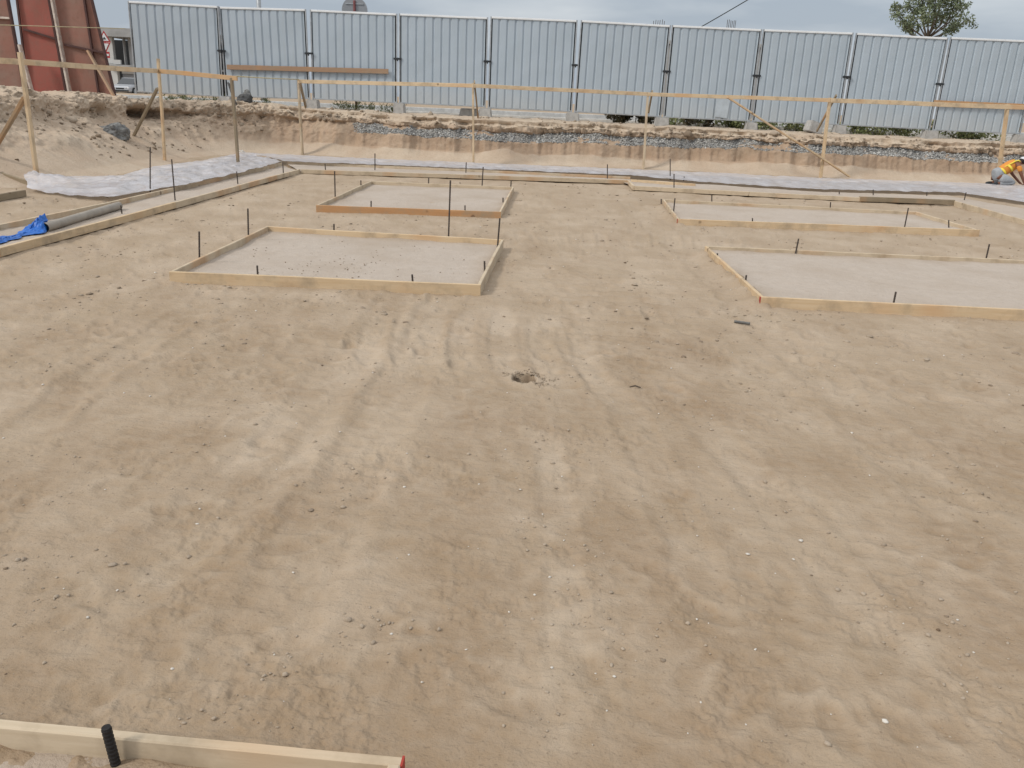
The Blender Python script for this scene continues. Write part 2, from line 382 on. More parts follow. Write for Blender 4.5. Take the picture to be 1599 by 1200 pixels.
for k in range(16):                                      # cross-wise roller ridges in the middle distance
    y0 = 400+k*7.5+random.uniform(-2, 2); track(gp((800+random.uniform(-20, 40), y0), (1010, y0+10+random.uniform(-5, 5)), (1110+random.uniform(-60, 40), y0+15)), .05, .014, 0, .42)
for k in range(22):                                      # lug marks between the far pads
    x0 = 810+k*17; x0 += random.uniform(-7, 7); q_ = random.uniform(-5, 5); track(gp((x0, 360+k*.6+q_), (x0+random.uniform(2, 14), 378+k*.6+q_+random.uniform(0, 8))), random.uniform(.03, .08), .006, 0, random.uniform(.1, .4))
def hole(sj, si, X, Y):
    q = np.sqrt((X/.066)**2+(Y/.078)**2)+.30*pn(X*16, Y*16, 3)
    H[sj, si] += -.32*(1-sstep(.75, 1.1, q)) + .014*np.exp(-((q-1.4)/.35)**2)
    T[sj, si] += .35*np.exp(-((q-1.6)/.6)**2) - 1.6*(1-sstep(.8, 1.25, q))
stamp(HOLE[0], HOLE[1], .5, hole)
def ridge(a, b, wd, h, off):                              # sand swept up along a board
    a = np.array(a[:2]); b = np.array(b[:2]); L = np.linalg.norm(b-a); d = (b-a)/L; n = np.array([-d[1], d[0]])*np.sign(off)
    u = (XX-a[0])*d[0]+(YY-a[1])*d[1]; v = (XX-a[0])*n[0]+(YY-a[1])*n[1]
    m = (u > -.1) & (u < L+.1) & (v > -.1) & (v < wd*3)
    k = np.exp(-(np.maximum(v[m]-.02, 0)/wd)**2)*(.6+.9*pn(u[m]*2.2, v[m]*4, 70)+.5*pn(u[m]*8, v[m]*8, 71))
    H[m] += h*k*sstep(-.1, .1, u[m])*(1-sstep(L-.1, L+.1, u[m]))
EB, E1 = PADS['E'][3], PADS['E'][2]
ridge(EB, E1, .07, .062, 1)
for nm, sl in (('A', (0, 3)), ('C', (0, 3))):
    p = PADS[nm]; ridge(p[3], p[0], .10, .035 if nm == 'A' else .075, -1)
ridge(PADS['D'][3], PADS['D'][0], .12, .07, -1)
for a, b in zip(LIN[:-1], LIN[1:]): pass
def sampleH(x, y, A=None):
    A = H if A is None else A
    fx = np.clip((np.asarray(x)-RX0)/RS, 0, NX-1.001); fy = np.clip((np.asarray(y)-RY0)/RS, 0, NY-1.001)
    i = fx.astype(int); j = fy.astype(int); u = fx-i; v = fy-j
    return (A[j, i]*(1-u)+A[j, i+1]*u)*(1-v)+(A[j+1, i]*(1-u)+A[j+1, i+1]*u)*v
def gz(x, y): return float(sampleH(np.array([x]), np.array([y]))[0])
NR, NF = 860, 900
angs = np.concatenate([np.linspace(-180, -41, 42, endpoint=False), np.linspace(-41, 41, NF), np.linspace(41, 180, 43)[1:-1]])*np.pi/180
tt = np.linspace(0, 1, NR); rr = 1/(1/1.05+tt*(1/30-1/1.05)); rr = np.concatenate([[.02, .2, .4, .6, .75, .9], rr, [34, 40]])
RR, AA = np.meshgrid(rr, angs, indexing='ij')
gx = RR*np.sin(AA); gy = RR*np.cos(AA)
gzv = sampleH(gx, gy)
near = 1-sstep(5, 11, RR)
rough = .10+sstep(.10, .26, fbm(gx*2.1, gy*1.9, 4, 41))
gzv = gzv + near*rough*(.0085*fbm(gx*21, gy*21, 3, 33)+.006*np.maximum(0, pn(gx*44, gy*44, 37)-.1)) + near*.0012*fbm(gx*16, gy*16, 2, 39)
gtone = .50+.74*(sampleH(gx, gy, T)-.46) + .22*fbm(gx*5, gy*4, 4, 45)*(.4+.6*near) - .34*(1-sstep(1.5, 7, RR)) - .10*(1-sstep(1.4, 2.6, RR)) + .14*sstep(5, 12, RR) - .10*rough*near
gzv = np.where(RR > 26, gzv*.2-.05, gzv)
me = from_np('pit_ground', np.stack([gx, gy, gzv], -1).reshape(-1, 3), gridfaces(len(rr), len(angs), True)[:, ::-1])
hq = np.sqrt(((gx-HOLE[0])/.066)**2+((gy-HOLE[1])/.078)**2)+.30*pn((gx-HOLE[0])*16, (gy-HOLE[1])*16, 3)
attr(me, 'tone', np.clip(gtone, 0, 1)); attr(me, 'hole_shade', 1-sstep(.95, 1.3, hq))  # last mask paints the hole's undercut shade, which the heightfield cannot form
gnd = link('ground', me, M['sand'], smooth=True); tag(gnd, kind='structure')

# ------------------------------------------------------------------ sand bank round the pit
ctrl = []                                                # foot point, outward normal, mix (1 = long left slope, 0 = cut face)
def cp(x, y, n, mixv, z0=0.): ctrl.append((np.array([x, y]), np.array(n, float), mixv))
cp(-9.4, -4, (-1, 0), 1); cp(-9.3, 4, (-1, 0), 1); cp(-9.1, 10, (-1, 0), 1); cp(-8.9, 14.3, (-1, .05), 1); cp(-8.35, 16, (-1, .1), 1); cp(-8.4, 19, (-1, .1), .95); cp(-8.6, 21.6, (-1, .35), .75)
cp(-8.35, 23.4, (-.75, .7), .55); cp(-7.6, 24.5, (-.35, .95), .35); cp(-6.4, 25.0, (-.05, 1), .12); cp(-4, 24.75, (0, 1), 0); cp(-1.3, 24.55, (0, 1), 0); cp(1.5, 24.9, (0, 1), 0); cp(3.6, 25.15, (0, 1), 0)
cp(6, 24.9, (0, 1), .0); cp(8.5, 24.7, (0, 1), 0); cp(11.5, 24.75, (0, 1), 0); cp(14, 24.75, (0, 1), 0); cp(20, 24.7, (0, 1), 0); cp(34, 24.7, (0, 1), 0)
PROF_R = [(-.6, -.06), (-.25, .01), (.0, .07), (.25, .20), (.36, .26), (.42, .44), (.46, .60), (.50, .64), (.60, .74), (.72, .86), (.67, .89), (.66, .98), (.66, 1.01), (.92, 1.05), (.90, 1.15), (1.9, 1.17), (2.6, 1.19), (3.4, 1.18), (5.5, 1.12), (9, 1.05)]
PROF_L = [(-.6, -.05), (-.2, .02), (.15, .11), (.55, .30), (.95, .50), (1.25, .66), (1.55, .80), (1.8, .90), (1.95, .95), (2.0, 1.05), (2.02, 1.18), (2.1, 1.30), (2.3, 1.40), (2.7, 1.45), (3.1, 1.43), (3.6, 1.38), (4.2, 1.30), (5.0, 1.25), (7, 1.2), (12, 1.2)]
fp_ = np.array([c[0] for c in ctrl]); fn_ = np.array([c[1]/np.linalg.norm(c[1]) for c in ctrl]); fm_ = np.array([c[2] for c in ctrl])
sl_ = np.concatenate([[0], np.cumsum(np.linalg.norm(np.diff(fp_, axis=0), axis=1))])
ss = []
q = 0.
while q < sl_[-1]:
    x = np.interp(q, sl_, fp_[:, 0]); y = np.interp(q, sl_, fp_[:, 1])
    ss.append(q); q += .024 if (y > 13 and x < 17) else .15
ss = np.array(ss)
def smooth(a, k=41):
    ker = np.hanning(k); ker /= ker.sum(); return np.convolve(np.pad(a, k//2, 'edge'), ker, 'valid')
bx = smooth(np.interp(ss, sl_, fp_[:, 0])); by = smooth(np.interp(ss, sl_, fp_[:, 1])); bnx = smooth(np.interp(ss, sl_, fn_[:, 0]), 61); bny = smooth(np.interp(ss, sl_, fn_[:, 1]), 61); bm = smooth(np.interp(ss, sl_, fm_), 61)
ln = np.hypot(bnx, bny); bnx /= ln; bny /= ln
NV = 170
vk = np.linspace(0, 1, len(PROF_R)); vv = np.interp(np.linspace(0, 1, NV), [0, .1, .72, .9, 1], [0, .08, .72, .92, 1])
pr = np.array(PROF_R); pl = np.array(PROF_L)
dR = np.interp(vv, vk, pr[:, 0]); zR = np.interp(vv, vk, pr[:, 1]); dL = np.interp(vv, vk, pl[:, 0]); zL = np.interp(vv, vk, pl[:, 1])
Mx = bm[:, None]; D = dR*(1-Mx)+dL*Mx; Z = zR*(1-Mx)+zL*Mx
wob = (.30*pn(ss*.35, ss*0+.5, 80)+.22*pn(ss*1.1, ss*0+.5, 81)+.14*pn(ss*3.2, ss*0+.5, 82)+.07*pn(ss*8, ss*0+.5, 83))[:, None]
blk = (np.round(3*(pn(ss*1.9, ss*0+.5, 86)+.6*pn(ss*4.3, ss*0+.5, 87)))/3*.16)[:, None]
blk2 = (np.round(3*(pn(ss*1.5, ss*0+.5, 88)+.6*pn(ss*3.7, ss*0+.5, 89)))/3*.22)[:, None]
D = D+blk*np.exp(-((vv-.52)/.05)**2)*(1-.3*Mx)+blk2*np.exp(-((vv-.66)/.035)**2)
Z = Z+(1-Mx)*(.13*pn(ss*.45, ss*0+.5, 84)+.07*pn(ss*1.6, ss*0+.5, 85))[:, None]*sstep(.2, .36, vv)*(1-sstep(.46, .62, vv))
Z = Z+Mx*(.20*pn(ss*.5, ss*0+.5, 184)+.09*pn(ss*1.7, ss*0+.5, 185))[:, None]*sstep(.4, .6, vv)*(1-sstep(.8, 1, vv))
Z = Z+(1-Mx)*np.maximum(0, .35*pn(ss*.55, ss*0+.5, 186)+.12*pn(ss*2, ss*0+.5, 187))[:, None]*np.exp(-((vv-.15)/.07)**2)
face = sstep(.10, .22, vv)*(1-sstep(.62, .80, vv)); D = D+wob*face*(1-.4*Mx)
slot = np.exp(-((ss-ss[np.argmin(np.hypot(bx+8.55, by-21.9))])/1.2)**2)[:, None]
D = D+slot*.95*np.exp(-((vv-.44)/.07)**2)*sstep(-.1, .3, pn(ss*1.3, ss*0, 188)+.35)[:, None]                # undercut hollow below the crust at the corner
X = bx[:, None]+bnx[:, None]*D; Y = by[:, None]+bny[:, None]*D
Z = Z + (-.0055*np.clip(X, -14, 20)-.0)*sstep(.2, .6, vv)
P = np.stack([X, Y, Z], -1)
crust = (sstep(.42, .5, vv)*(1-sstep(.62, .72, vv)))
n3 = vn3(P, 1.7)*.5+vn3(P+5, 4.1)*.32+vn3(P+9, 9.)*.22; n3b = vn3(P+3, 11.)*.5+vn3(P+7, 23.)*.5
rg = (sstep(.14, .24, vv)*(1-sstep(.85, .95, vv)))
cor = np.exp(-((Mx-.4)/.28)**2)
amp = .05+.07*crust+.075*Mx+.16*cor*sstep(.2, .35, vv); am2 = .012+.03*crust+.034*Mx*sstep(.12, .4, vv)+.05*cor*sstep(.2, .35, vv)
off = (n3*amp+n3b*am2)*rg
step_ = np.abs(vn3(P*np.array([1, 1, .4])+13, 2.6)); off = off-.10*crust*(step_ > .42)*(vv > .56)
X = X-bnx[:, None]*off*.9; Y = Y-bny[:, None]*off*.9; Z = Z+off*.5+sstep(.6, .7, vv)*(.05*fbm(X*1.3, Y*1.3, 3, 90)+.018*fbm(X*6, Y*6, 2, 93))*(1-sstep(.9, .97, vv))
P = np.stack([X, Y, Z], -1)
me = from_np('bank', P.reshape(-1, 3), gridfaces(len(ss), NV))
vg = vv+(.035*pn(ss*.8, ss*0, 191)+.025*pn(ss*3, ss*0, 192))[:, None]
gr = sstep(.325, .36, vg)*(1-sstep(.47, .495, vv))*(1-sstep(.15, .5, Mx))
gr = gr*np.clip(.85+1.1*pn(X*.55, X*0+2, 95)+1.0*fbm(X*2.2, vv[None]*14+X*0, 3, 96), 0, 1)*1.05 * sstep(-5.6, -4.2, X)
attr(me, 'gravel', np.clip(gr, 0, 1))
vt = vv+(.05*pn(ss*.9, ss*0, 194)+.03*pn(ss*3.1, ss*0, 195))[:, None]+.04*n3
tn = .30*Mx+ (1-Mx)*(.0+.70*(1-sstep(.16, .20, vt))+.80*sstep(.50, .60, vv))+Mx*.35+.5*n3+.2*fbm(X*.8, Y*.8, 3, 97)
attr(me, 'tone', np.clip(tn, 0, 1))
bk = link('sand_bank', me, M['bank'], smooth=True); tag(bk, kind='structure')
BANKP = P
def bankz(x, y):
    d = (P[..., 0]-x)**2+(P[..., 1]-y)**2; i = np.unravel_index(np.argmin(d), d.shape); return float(P[i][2])

# upper ground, road, kerbs
def strip(name, x0, x1, y0, y1, z, mat, nx=60, ny=30, noise=.0, slope=0.):
    x = np.linspace(x0, x1, nx); y = np.linspace(y0, y1, ny); X_, Y_ = np.meshgrid(x, y)
    Z_ = z+noise*fbm(X_*.3, Y_*.3, 3, 120)+slope*X_
    me = from_np(name, np.stack([X_, Y_, Z_], -1).reshape(-1, 3), gridfaces(ny, nx))
    return me
me = strip('upper', -900, 900, 29, 1500, 1.02, None, 40, 40); attr(me, 'tone', np.full(len(me.vertices), .55)); attr(me, 'hole_shade', np.zeros(len(me.vertices))); tag(link('terrain', me, M['sand']), kind='structure')
me = strip('road', -60, 60, 32.5, 42, 1.06, None); tag(link('road', me, M['asphalt']), kind='structure')
def boxmesh(parts):
    bm_ = bmesh.new()
    for (cx, cy, cz, sx, sy, sz, *r) in parts:
        m = Matrix.Translation((cx, cy, cz))
        if r: m = m @ r[0]
        bmesh.ops.create_cube(bm_, size=1, matrix=m @ Matrix.Diagonal((sx, sy, sz, 1)))
    return bm_
def bmobj(name, bm_, mat, parent=None, mw=None, bevel=0, smooth=False):
    if bevel: bmesh.ops.bevel(bm_, geom=bm_.edges[:], offset=bevel, segments=2, affect='EDGES', profile=.6)
    me = bpy.data.meshes.new(name); bm_.to_mesh(me); bm_.free()
    return link(name, me, mat, parent, mw, smooth)
for nm, y, z, h in (('road_kerb', 30.6, 1.12, .22), ('road_kerb', 32.3, 1.10, .16), ('road_kerb', 42.2, 1.14, .2)):
    tag(bmobj(nm, boxmesh([(0, y, z, 120, .2, h)]), M['kerb'], bevel=.02), kind='structure')

# ------------------------------------------------------------------ generic builders
def frame_between(p0, p1, up=(0, 0, 1)):
    p0 = Vector(p0); p1 = Vector(p1); x = (p1-p0).normalized(); u = Vector(up); y = u.cross(x).normalized(); z = x.cross(y)
    return Matrix(((x.x, y.x, z.x, p0.x), (x.y, y.y, z.y, p0.y), (x.z, y.z, z.z, p0.z), (0, 0, 0, 1))), (p1-p0).length
_bi = [0]
def board(name, p0, p1, width, thick, mat, parent=None, up=(0, 0, 1), warp=.006, side=0, down=True):
    """a sawn plank from p0 to p1; p0-p1 runs along its top outer edge when down is True, along its centre otherwise"""
    _bi[0] += 1; sd = _bi[0]
    mw, L = frame_between(p0, p1, up)
    n = max(4, int(L/.18)); c = .004
    xs_ = np.linspace(0, L, n)
    y0, y1 = (0, thick) if side > 0 else (-thick, 0) if side < 0 else (-thick/2, thick/2)
    z0, z1 = (-width, 0) if down else (-width/2, width/2)
    ring = np.array([(y0+c, z0), (y1-c, z0), (y1, z0+c), (y1, z1-c), (y1-c, z1), (y0+c, z1), (y0, z1-c), (y0, z0+c)])
    V = np.zeros((n, 8, 3)); V[:, :, 0] = xs_[:, None]; V[:, :, 1:] = ring[None]
    V[:, :, 1] += (warp*1.3*pn(xs_*.5, xs_*0, sd*3+200))[:, None]; V[:, :, 2] += (warp*pn(xs_*.6, xs_*0, sd*3+201))[:, None]
    V[:, :, 2] += .0025*pn(xs_[:, None]*3+np.zeros((1, 8)), np.arange(8)[None]*1.7+np.zeros((n, 1)), sd)
    F_ = gridfaces(n, 8, True)
    me = bpy.data.meshes.new(name)
    vs = V.reshape(-1, 3).tolist(); fs = [tuple(f[::-1]) for f in F_.tolist()]+[tuple(range(7, -1, -1))[::-1], tuple(range((n-1)*8, n*8))[::-1]]
    me.from_pydata(vs, [], fs); me.update()
    bm_ = bmesh.new(); bm_.from_mesh(me); bmesh.ops.recalc_face_normals(bm_, faces=bm_.faces[:]); bm_.to_mesh(me); bm_.free()
    return link(name, me, mat, parent, mw)
def tube(name, pts, r, mat, parent=None, seg=8, caps=True, smooth=True):
    pts = [Vector(p) for p in pts]; rs = r if isinstance(r, (list, tuple)) else [r]*len(pts)
    V = []; n = len(pts)
    prev = None
    for i, p in enumerate(pts):
        d = (pts[min(i+1, n-1)]-pts[max(i-1, 0)]).normalized()
        a = d.orthogonal().normalized() if prev is None else (prev-d*prev.dot(d)).normalized()
        prev = a; b = d.cross(a)
        for k in range(seg):
            t = 2*math.pi*k/seg; V.append(p+(a*math.cos(t)+b*math.sin(t))*rs[i])
    F_ = [tuple(f) for f in gridfaces(n, seg, True).tolist()]
    if caps: F_ += [tuple(range(seg))[::-1], tuple(range((n-1)*seg, n*seg))]
    me = bpy.data.meshes.new(name); me.from_pydata([v[:] for v in V], [], F_); me.update()
    o = link(name, me, mat, parent)
    for p in me.polygons: p.use_smooth = len(p.vertices) == 4 and smooth
    return o
def lumpmesh(name, sub, size, seed, rough=.3):
    bm_ = bmesh.new(); bmesh.ops.create_icosphere(bm_, subdivisions=sub, radius=1)
    co = np.array([v.co[:] for v in bm_.verts]); d = 1+rough*vn3(co+seed*3.7, 1.3)+rough*.5*vn3(co+seed, 3.1)+rough*.25*vn3(co+seed, 7.)
    for v, k in zip(bm_.verts, d): v.co = Vector((v.co.x*size[0]*k, v.co.y*size[1]*k, v.co.z*size[2]*k))
    me = bpy.data.meshes.new(name); bm_.to_mesh(me); bm_.free(); return me

# ------------------------------------------------------------------ formwork frames with pale fill
def fillmesh(poly, z, name, res=.05, uneven=.008, tone0=.8, seed=0, sheet=0.):
    a, b, c, d = [np.array(p[:2]) for p in poly]
    nu = max(8, int(np.linalg.norm(b-a)/res)); nv = max(8, int(np.linalg.norm(d-a)/res))
    u, v = np.meshgrid(np.linspace(0, 1, nu), np.linspace(0, 1, nv))
    Q = (a*(1-u)[..., None]+b*u[..., None])*(1-v)[..., None]+(d*(1-u)[..., None]+c*u[..., None])*v[..., None]
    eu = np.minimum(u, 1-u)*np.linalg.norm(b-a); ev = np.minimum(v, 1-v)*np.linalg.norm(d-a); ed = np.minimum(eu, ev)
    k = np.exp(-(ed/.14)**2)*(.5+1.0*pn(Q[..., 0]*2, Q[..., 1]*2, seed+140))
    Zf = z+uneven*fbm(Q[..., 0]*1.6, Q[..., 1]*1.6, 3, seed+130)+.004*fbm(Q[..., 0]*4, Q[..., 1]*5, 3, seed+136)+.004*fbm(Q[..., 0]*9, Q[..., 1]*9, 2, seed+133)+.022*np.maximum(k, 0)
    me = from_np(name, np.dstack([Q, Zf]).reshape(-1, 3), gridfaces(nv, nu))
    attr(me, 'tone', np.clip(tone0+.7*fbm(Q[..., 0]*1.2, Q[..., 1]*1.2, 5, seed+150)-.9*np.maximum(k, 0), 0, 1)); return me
def inset(poly, t):
    P_ = [np.array(p) for p in poly]; c = sum(P_)/4
    out = []
    for i in range(4):
        p = P_[i]; a = P_[i-1]-p; b = P_[(i+1) % 4]-p
        out.append(p+a/np.linalg.norm(a)*t+b/np.linalg.norm(b)*t)
    return out
def form(key, mats, label, redcorner=None):
    FL, FR, BR, BL = PADS[key]
    root = empty('formwork_frame', (*((FL+FR+BR+BL)/4)[:2], 0), label, 'formwork', 'timber formwork frames round the pad footings')
    ov = .05
    def ext(p, q_, a=0., b=0.):
        d = (q_-p)/np.linalg.norm(q_-p); return p-d*a, q_+d*b
    c = (FL+FR+BR+BL)/4
    for (p, q_, m, a, b) in ((FL, FR, mats[0], 0, 0), (BL, BR, mats[1], 0, 0), (FL, BL, mats[2], -BT-.002, -BT-.002), (FR, BR, mats[3], -BT-.002, -BT-.002)):
        p, q_ = ext(p, q_, a, b)
        d = q_-p; left = np.array([-d[1], d[0]]); s = 1 if left @ (c-p)[:2] > 0 else -1
        board('board', p, q_, BH+.02, BT, M[m], root, side=s)
    if redcorner is not None:
        p = PADS[key][redcorner[0]]; q_ = PADS[key][redcorner[1]]; d = (p-q_)/np.linalg.norm(p-q_)
        mw, _ = frame_between(p+d*.0, p+d*.1)
        pp = p-np.array([0, 0, BH/2]); yv = np.array([-d[1], d[0], 0]); s = 1 if yv @ (c-p) > 0 else -1
        bmobj('painted_end', boxmesh([(.003, s*BT/2, 0, .006, BT+.004, BH-.004)]), M['redend'], root, Matrix(((d[0], yv[0], 0, pp[0]), (d[1], yv[1], 0, pp[1]), (0, 0, 1, pp[2]), (0, 0, 0, 1))))
    return root
form('A', ('pine', 'pine', 'pale', 'pale'), 'square timber formwork frame with stony pale fill, nearer one of the two left frames')
form('B', ('orange', 'pale', 'pale', 'pale'), 'timber formwork frame with an orange front board, behind the nearer left frame', None)
form('C', ('pine', 'pale', 'pine', 'pine'), 'wide timber formwork frame with red painted corner, nearer of the two on the right', (0, 1))
form('D', ('pine', 'pale', 'pale', 'pale'), 'timber formwork frame in front of the back strip, farther of the two on the right', (0, 1))
form('E', ('pale', 'pale', 'pale', 'pale'), 'timber formwork frame in the bottom left foreground with a thick rebar pin inside', (2, 3))
FILLZ = {'A': .028, 'B': .028, 'C': .045, 'D': .035, 'E': .018}
FLAB = {'A': 'pale sandy blinding with scattered dark stones inside the nearer left frame', 'B': 'pale sandy blinding inside the frame with the orange front board',
        'C': 'smooth pale grey blinding inside the wide frame with red painted corner', 'D': 'pale blinding inside the farther frame on the right', 'E': 'pale grey blinding inside the foreground frame'}
for i, k in enumerate('ABCDE'):
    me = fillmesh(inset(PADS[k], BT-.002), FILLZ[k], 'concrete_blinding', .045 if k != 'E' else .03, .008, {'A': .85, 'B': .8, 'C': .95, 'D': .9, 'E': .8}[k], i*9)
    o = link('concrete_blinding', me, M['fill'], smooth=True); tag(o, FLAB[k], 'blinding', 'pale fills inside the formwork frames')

# edge strip formwork
def run(name, label, pts, mat, width=BH+.02, group='timber forms along the edge strip', side=1, mats=None):
    root = empty(name, (*((pts[0]+pts[-1])/2)[:2], 0), label, 'formwork', group)
    for i, (a, b) in enumerate(zip(pts[:-1], pts[1:])):
        d = (b-a)/np.linalg.norm(b-a)
        board('board', a+d*.003, b-d*.003, width, .045, M[(mats or [mat]*9)[i]], root, side=side)
    return root
run('edge_formwork', 'long inner timber form running from the left edge to the back corner of the strip', LIN, 'pine', .09, mats=['pine', 'pine', 'pine', 'pale', 'pale'])
run('edge_formwork', 'outer timber form of the left strip beside the plastic sheet', LOUT, 'pale')
run('edge_formwork', 'thin inner timber form along the back behind the two left frames', BIN1, 'pale', .088, side=-1)
run('edge_formwork', 'inner timber form along the back behind the two right frames', [BIN1[2]+np.array([-.01, -.01, 0])]+BIN2, 'pale', .088, side=-1)
run('edge_formwork', 'short yellowish form board lying just beyond the joint of the two back forms', BMID, 'pine', side=-1)
run('edge_formwork', 'outer timber form along the back beside the plastic sheet', BOUT, 'pale', side=1)
run('edge_formwork', 'inner timber form running toward the right edge of the photo below the kneeling worker', RIN, 'pale', side=1)
o = board('timber_plank', BOLD[0], BOLD[1], .10, .06, M['old']); tag(o, 'grey brown weathered plank lying at the right end of the back form', 'plank')
PC = [at(0, 303, .1), at(38, 296.5, .1)]; PC[0] = PC[0]-(PC[1]-PC[0])*1.5
o = board('timber_plank', PC[0], PC[1], .10, .05, M['old']); tag(o, 'brown plank at the left edge ending at the crumpled sheet end', 'plank')
def stripfill(name, a, b, z, seed, tone=.75):
    # between two polylines with the same number of points
    Vs = []
    na = 200; nb = 14
    def res(p):
        p = np.array(p)[:, :2]; s = np.concatenate([[0], np.cumsum(np.linalg.norm(np.diff(p, axis=0), axis=1))]); t = np.linspace(0, s[-1], na)
        return np.stack([np.interp(t, s, p[:, 0]), np.interp(t, s, p[:, 1])], -1)
    A_, B_ = res(a), res(b); w_ = np.linspace(0, 1, nb)
    Q = A_[:, None]*(1-w_)[None, :, None]+B_[:, None]*w_[None, :, None]
    Zf = z+.012*fbm(Q[..., 0]*1.5, Q[..., 1]*1.5, 3, seed)+.006*fbm(Q[..., 0]*7, Q[..., 1]*7, 2, seed)
    me = from_np(name, np.dstack([Q, Zf]).reshape(-1, 3), gridfaces(na, nb))
    attr(me, 'tone', np.clip(tone+.6*fbm(Q[..., 0]*1.1, Q[..., 1]*1.1, 3, seed+3), 0, 1)); return me
off1 = np.array([.0, .0, 0])
o = link('path', stripfill('strip_fill', LIN, LOUT[:-1]+[LOUT[-1]], .035, 301), M['fill'], smooth=True); tag(o, kind='structure')
o = link('path', stripfill('strip_fill', BIN1+BIN2+[px3((1490, 313)), px3((1640, 352))], BOUT+[px3((1280, 296)), px3((1480, 302)), px3((1650, 330))], .045, 305), M['fill'], smooth=True); tag(o, kind='structure')

# ------------------------------------------------------------------ rebar pins
NB_G = 'steel bars driven beside the formwork'
RB = [ # foot px, top px, ground z, label
 ((235, 303), (235, 230), .03, 'straight tall steel pin at the edge of the left plastic sheet'),
 ((274, 314), (268.5, 249), .03, 'leaning tall steel pin in the left strip, right of the straight one'),
 ((372, 288), (370, 268), .03, 'short steel pin in the left strip near its back end'),
 ((191, 335), (189, 321), .03, 'short steel pin beside the right end of the grey pipe'),
 ((443, 271), (442, 254), .03, 'short steel pin at the back left corner of the strip'),
 ((509, 269), (508, 256), .03, 'short steel pin just right of the back left strip corner'),
 ((586, 267), (586, 240), .03, 'thin tall steel pin in the back strip above the frame with orange front board'),
 ((728, 271), (728.5, 254), .03, 'steel pin in the back strip directly before the middle post foot'),
 ((949, 280), (949, 257), .03, 'steel pin in the back strip just left of the joint of the back forms'),
 ((1047, 279.6), (1047, 248.5), .03, 'tall steel pin in the back strip right of the fence post by the form joint'),
 ((1053, 295), (1053, 272), .03, 'steel pin in front of the inner back form, just right of its joint'),
 ((1068, 282), (1069, 276), .03, 'very short steel stub on the yellowish back board'),
 ((1311, 305), (1311, 299), .03, 'very short steel stub in the right back strip, left of the weathered plank'),
 ((1364, 306), (1364, 296.5), .03, 'short steel pin in the back strip behind the left end of the weathered plank'),
 ((1447.6, 307), (1448, 300), .03, 'short steel pin in the back strip behind the right end of the weathered plank'),
 ((1506, 313.7), (1509, 301), .03, 'leaning steel pin at the right corner of the back strip'),
 ((1297, 324), (1297.5, 316), .03, 'short steel pin on the back board of the farther right frame, at its right half'),
 ((524, 314), (523, 267.5), .03, 'tall steel pin inside the left board of the frame with orange front board'),
 ((564, 295), (564, 282), .03, 'short steel pin at the back left corner of the frame with orange front board'),
 ((669.6, 292), (670, 278), .03, 'short steel pin at the middle of the back board of the orange fronted frame'),
 ((753, 295), (755, 261), .03, 'tall steel pin at the back board of the orange fronted frame, right of its middle'),
 ((798, 296), (798.7, 282), .03, 'short steel pin at the back right corner of the orange fronted frame'),
 ((786, 318), (786, 309), .03, 'very short steel stub inside the right board of the orange fronted frame'),
 ((580, 324), (580, 314), .03, 'short steel stub behind the orange front board, at its left part'),
 ((726.6, 330), (726.6, 321), .03, 'short steel stub behind the orange front board, at its right part'),
 ((312, 411), (311.5, 362), .03, 'tall pin inside the left board of the nearer left frame, toward its front corner'),
 ((388.5, 376.5), (387.5, 326), .03, 'tall pin inside the left board of the nearer left frame, near its back corner'),
 ((522, 367), (522, 350), .03, 'short steel pin at the back board of the nearer left frame'),
 ((700.7, 376.7), (703.8, 282), .03, 'tallest steel pin, at the back board of the nearer left frame'),
 ((777, 391), (781, 341), .03, 'tall steel pin inside the right board of the nearer left frame'),
 ((757.5, 427), (757, 408), .03, 'short steel pin inside the front right corner of the nearer left frame'),
 ((645, 441), (644, 429), .03, 'short steel stub behind the front board of the nearer left frame, right half'),
 ((403, 430), (402, 415), .03, 'short steel stub behind the front board of the nearer left frame, left half'),
 ((1033, 319), (1033, 311), .03, 'tiny steel stub at the back left corner of the farther right frame'),
 ((1052, 333.5), (1054.5, 310), .04, 'steel pin inside the left board of the farther right frame'),
 ((1112, 318.5), (1112, 304.5), .04, 'steel pin at the back board of the farther right frame, near its left corner'),
 ((1175.5, 347), (1175.5, 341), .04, 'tiny steel stub behind the front board of the farther right frame'),
 ((1413, 355), (1419, 325), .04, 'tall leaning steel pin inside the farther right frame'),
 ((1482, 355.5), (1482, 344), .04, 'short steel pin behind the right end of the front board of the farther right frame'),
 ((1120.6, 402), (1120.6, 396), .05, 'tiny steel stub in the back left corner of the wide right frame'),
 ((1164.5, 440), (1166, 430), .05, 'short steel stub inside the left board of the wide right frame'),
 ((1242.5, 397.5), (1247.6, 373), .05, 'leaning steel pin at the back board of the wide right frame, left of its middle'),
 ((1539, 410), (1545.5, 381.6), .05, 'leaning steel pin at the back of the wide right frame, near the photo edge'),
 ((1395.5, 475.5), (1399.5, 456), .05, 'thick short steel pin behind the front board of the wide right frame'),
]
def ribbed(name, p0, p1, r, mat, parent=None, fine=False):
    p0 = Vector(p0); p1 = Vector(p1); L = (p1-p0).length; n = max(6, min(60, int(L/.012))) if not fine else int(L/.003)
    pr_ = (1, 1, 1.13, 1.13) if fine else (1, 1.15)
    return tube(name, [p0.lerp(p1, i/(n-1)) for i in range(n)], [r*pr_[i % len(pr_)] for i in range(n)], mat, parent, 14 if fine else 8, smooth=not fine)
for (f, t, z, lab) in RB:
    p = at(*f, z); q_ = aty(*t, p[1]); d = (q_-p)/np.linalg.norm(q_-p)
    o = ribbed('rebar_pin', p-d*.12, q_, .0068+.00022*p[1], M['rebar']); tag(o, lab, 'rebar pin', NB_G)
